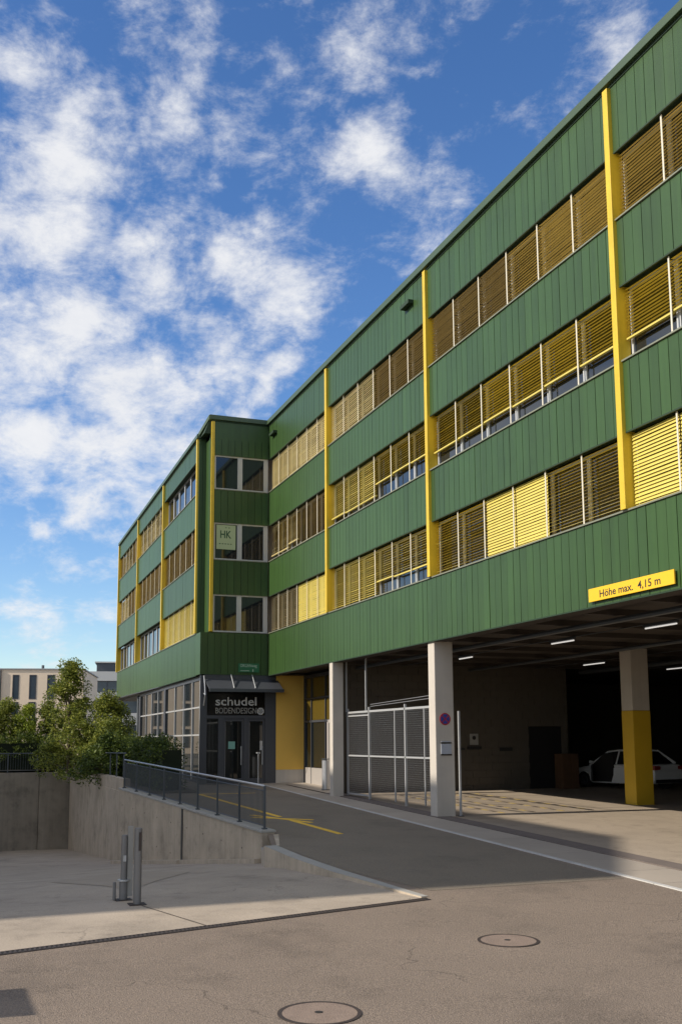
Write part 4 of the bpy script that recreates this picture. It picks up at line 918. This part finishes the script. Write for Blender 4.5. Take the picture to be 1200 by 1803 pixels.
# ------------------------------------------------------------------ far buildings
def far_window(parent, F, x, z, w, h):
    f = put(MB().box(x, x + w, -.02, .05, z, z + .08).box(x, x + w, -.02, .05, z + h - .08, z + h).box(x, x + .07, -.02, .05, z + .08, z + h - .08).box(x + w - .07, x + w, -.02, .05, z + .08, z + h - .08), 'window', MATS['anthracite_frame'], F, parent=parent)
    put(MB().box(x + .07, x + w - .07, .0, .04, z + .08, z + h - .08), 'pane', mat('blue_grey_glass', (.05, .07, .09), .08) if 'blue_grey_glass' not in MATS else MATS['blue_grey_glass'], F, parent=f)
bb_ = thing('beige_building', (-56, -5, .8), 'pale beige apartment block with tall narrow paired windows beyond the trees', 'building')
# front plane seen from the camera, turned so that the sun grazes it
BF = Matrix.Translation((-56.0, -12.0, .7)) @ Matrix.Rotation(math.radians(77), 4, 'Z')   # local x runs to the right in the view, local -y faces the camera
wx = [(5.75, .0), (7.1, .0), (8.55, .0)]
def fac(a, b, z0, z1, nm='facade_panel'): put(MB().box(a, b, 0, .3, z0, z1), nm, plaster, BF, parent=bb_)
cols = [(-3, .75), (.2, .75), (3.0, .75), (5.55, .55), (6.95, .60), (8.45, .65)]
edges = [-6] + [v for c, w in cols for v in (c, c + w)] + [11.5]
for a, b in zip(edges[0::2], edges[1::2]): fac(a, b, 0, 7.40)
for c, w in cols:
    fac(c, c + w, 6.95, 7.40); fac(c, c + w, 4.62, 4.85); fac(c, c + w, 0, .6); fac(c, c + w, 2.3, 2.55)
    far_window(bb_, BF, c, 4.86, w, 2.08); far_window(bb_, BF, c, 2.56, w, 2.05); far_window(bb_, BF, c, .6, w, 1.68)
put(MB().box(-6, 11.5, .3, 12, 0, 7.38), 'building_core', plaster, BF, parent=bb_); put(MB().box(-6.1, 11.6, -.08, 12, 7.41, 7.50), 'roof_edge', alu, BF, parent=bb_)
put(MB().tube((4.55, -.08, 0), (4.55, -.08, 7.4), .07, 8), 'downpipe', MATS['anthracite_frame'], BF, parent=bb_)
for xv in (7.9, 10.4): put(MB().tube((xv, 1.0, 7.5), (xv, 1.0, 7.85), .12, 8), 'roof_vent', steel_d, BF, parent=bb_)
ob = thing('office_block', (-80, 5, .8), 'white office block with dark ribbon windows and a rooftop plant room', 'building')
OF = Matrix.Translation((-80.5, -3.0, .7)) @ Matrix.Rotation(math.radians(80), 4, 'Z')
zs = [(0, 1.2), (3.0, 4.35), (5.9, 6.7), (7.95, 9.0)]
whp = mat('white_facade', (.55, .55, .52), .8)
for (a, b) in zs: put(MB().box(-4, 30, 0, .4, a, b), 'fascia_band', whp, OF, parent=ob)
for (a, b) in ((1.2, 3.0), (4.35, 5.9), (6.7, 7.95)):
    xw = -4
    while xw < 29.9: far_window(ob, OF @ Matrix.Translation((0, .15, 0)), xw, a, 1.7, b - a); xw += 1.7
put(MB().box(-4, 30, .4, 14, 0, 8.95), 'building_core', dark, OF, parent=ob)
put(MB().box(6.6, 20, 2, 10, 9.0, 10.1), 'plant_room', steel_d, OF, parent=ob); put(MB().box(6.4, 20.2, 1.8, 10.2, 10.1, 10.25), 'plant_roof', whp, OF, parent=ob)
tree(-9.2, -6.3, 2.9, 1.2, 'leafy shrub at the wall corner between hedge and tall tree', 'shrub', leaf_tree, 70, 130, 17, .0, size=.085)
tree(-1.8, -5.75, 1.75, 1.2, 'low shrub hanging over the back wall near the ramp railing', 'shrub', leaf_hedge, 60, 130, 18, .0, size=.10)
# building across the yard, out of frame: it throws the shade over yard and lane
op_ = thing('opposite_building', (3, -31, 0), 'plain plaster building across the yard, outside the left edge of the photo', 'building')
def xz_prism(poly, y0, y1):
    n = len(poly); b = MB(); b.add([(x, y0, z) for x, z in poly] + [(x, y1, z) for x, z in poly], [tuple(range(n)), tuple(reversed(range(n, 2 * n)))] + [((i + 1) % n, i, n + i, n + (i + 1) % n) for i in range(n)]); return b
put(xz_prism([(-13, -.5), (23.0, -.5), (23.0, 18.2), (18.3, 20.3), (-2, 20.3), (-2, 16.6), (-13, 16.6)], -42, -30), 'wall', plaster, ID, parent=op_)
for fl in range(5):
    for i in range(7, 18):
        f = MB().box(-36 + i * 3.2, -36 + i * 3.2 + 1.6, -30.0 + .002, -29.95, 1.6 + fl * 3.1, 3.2 + fl * 3.1).build('window', frame_m, op_)
        MB().box(-36 + i * 3.2 + .1, -36 + i * 3.2 + 1.5, -29.949, -29.93, 1.7 + fl * 3.1, 3.1 + fl * 3.1).build('pane', glass, f)


bs = thing('added_shadow_board', (28.4, -14.4, -.3), 'plain unseen board on two posts, added to cast a small shadow, outside the left edge of the photo', 'sign')  # unseen board added to throw the small shadow on the forecourt
MB().box(27.95, 28.85, -14.42, -14.38, 1.72, 2.18).build('board', white, bs)
for xq in (28.05, 28.75): MB().tube((xq, -14.35, gz(28.4)), (xq, -14.35, 2.1), .03, 8).build('post', steel, bs)
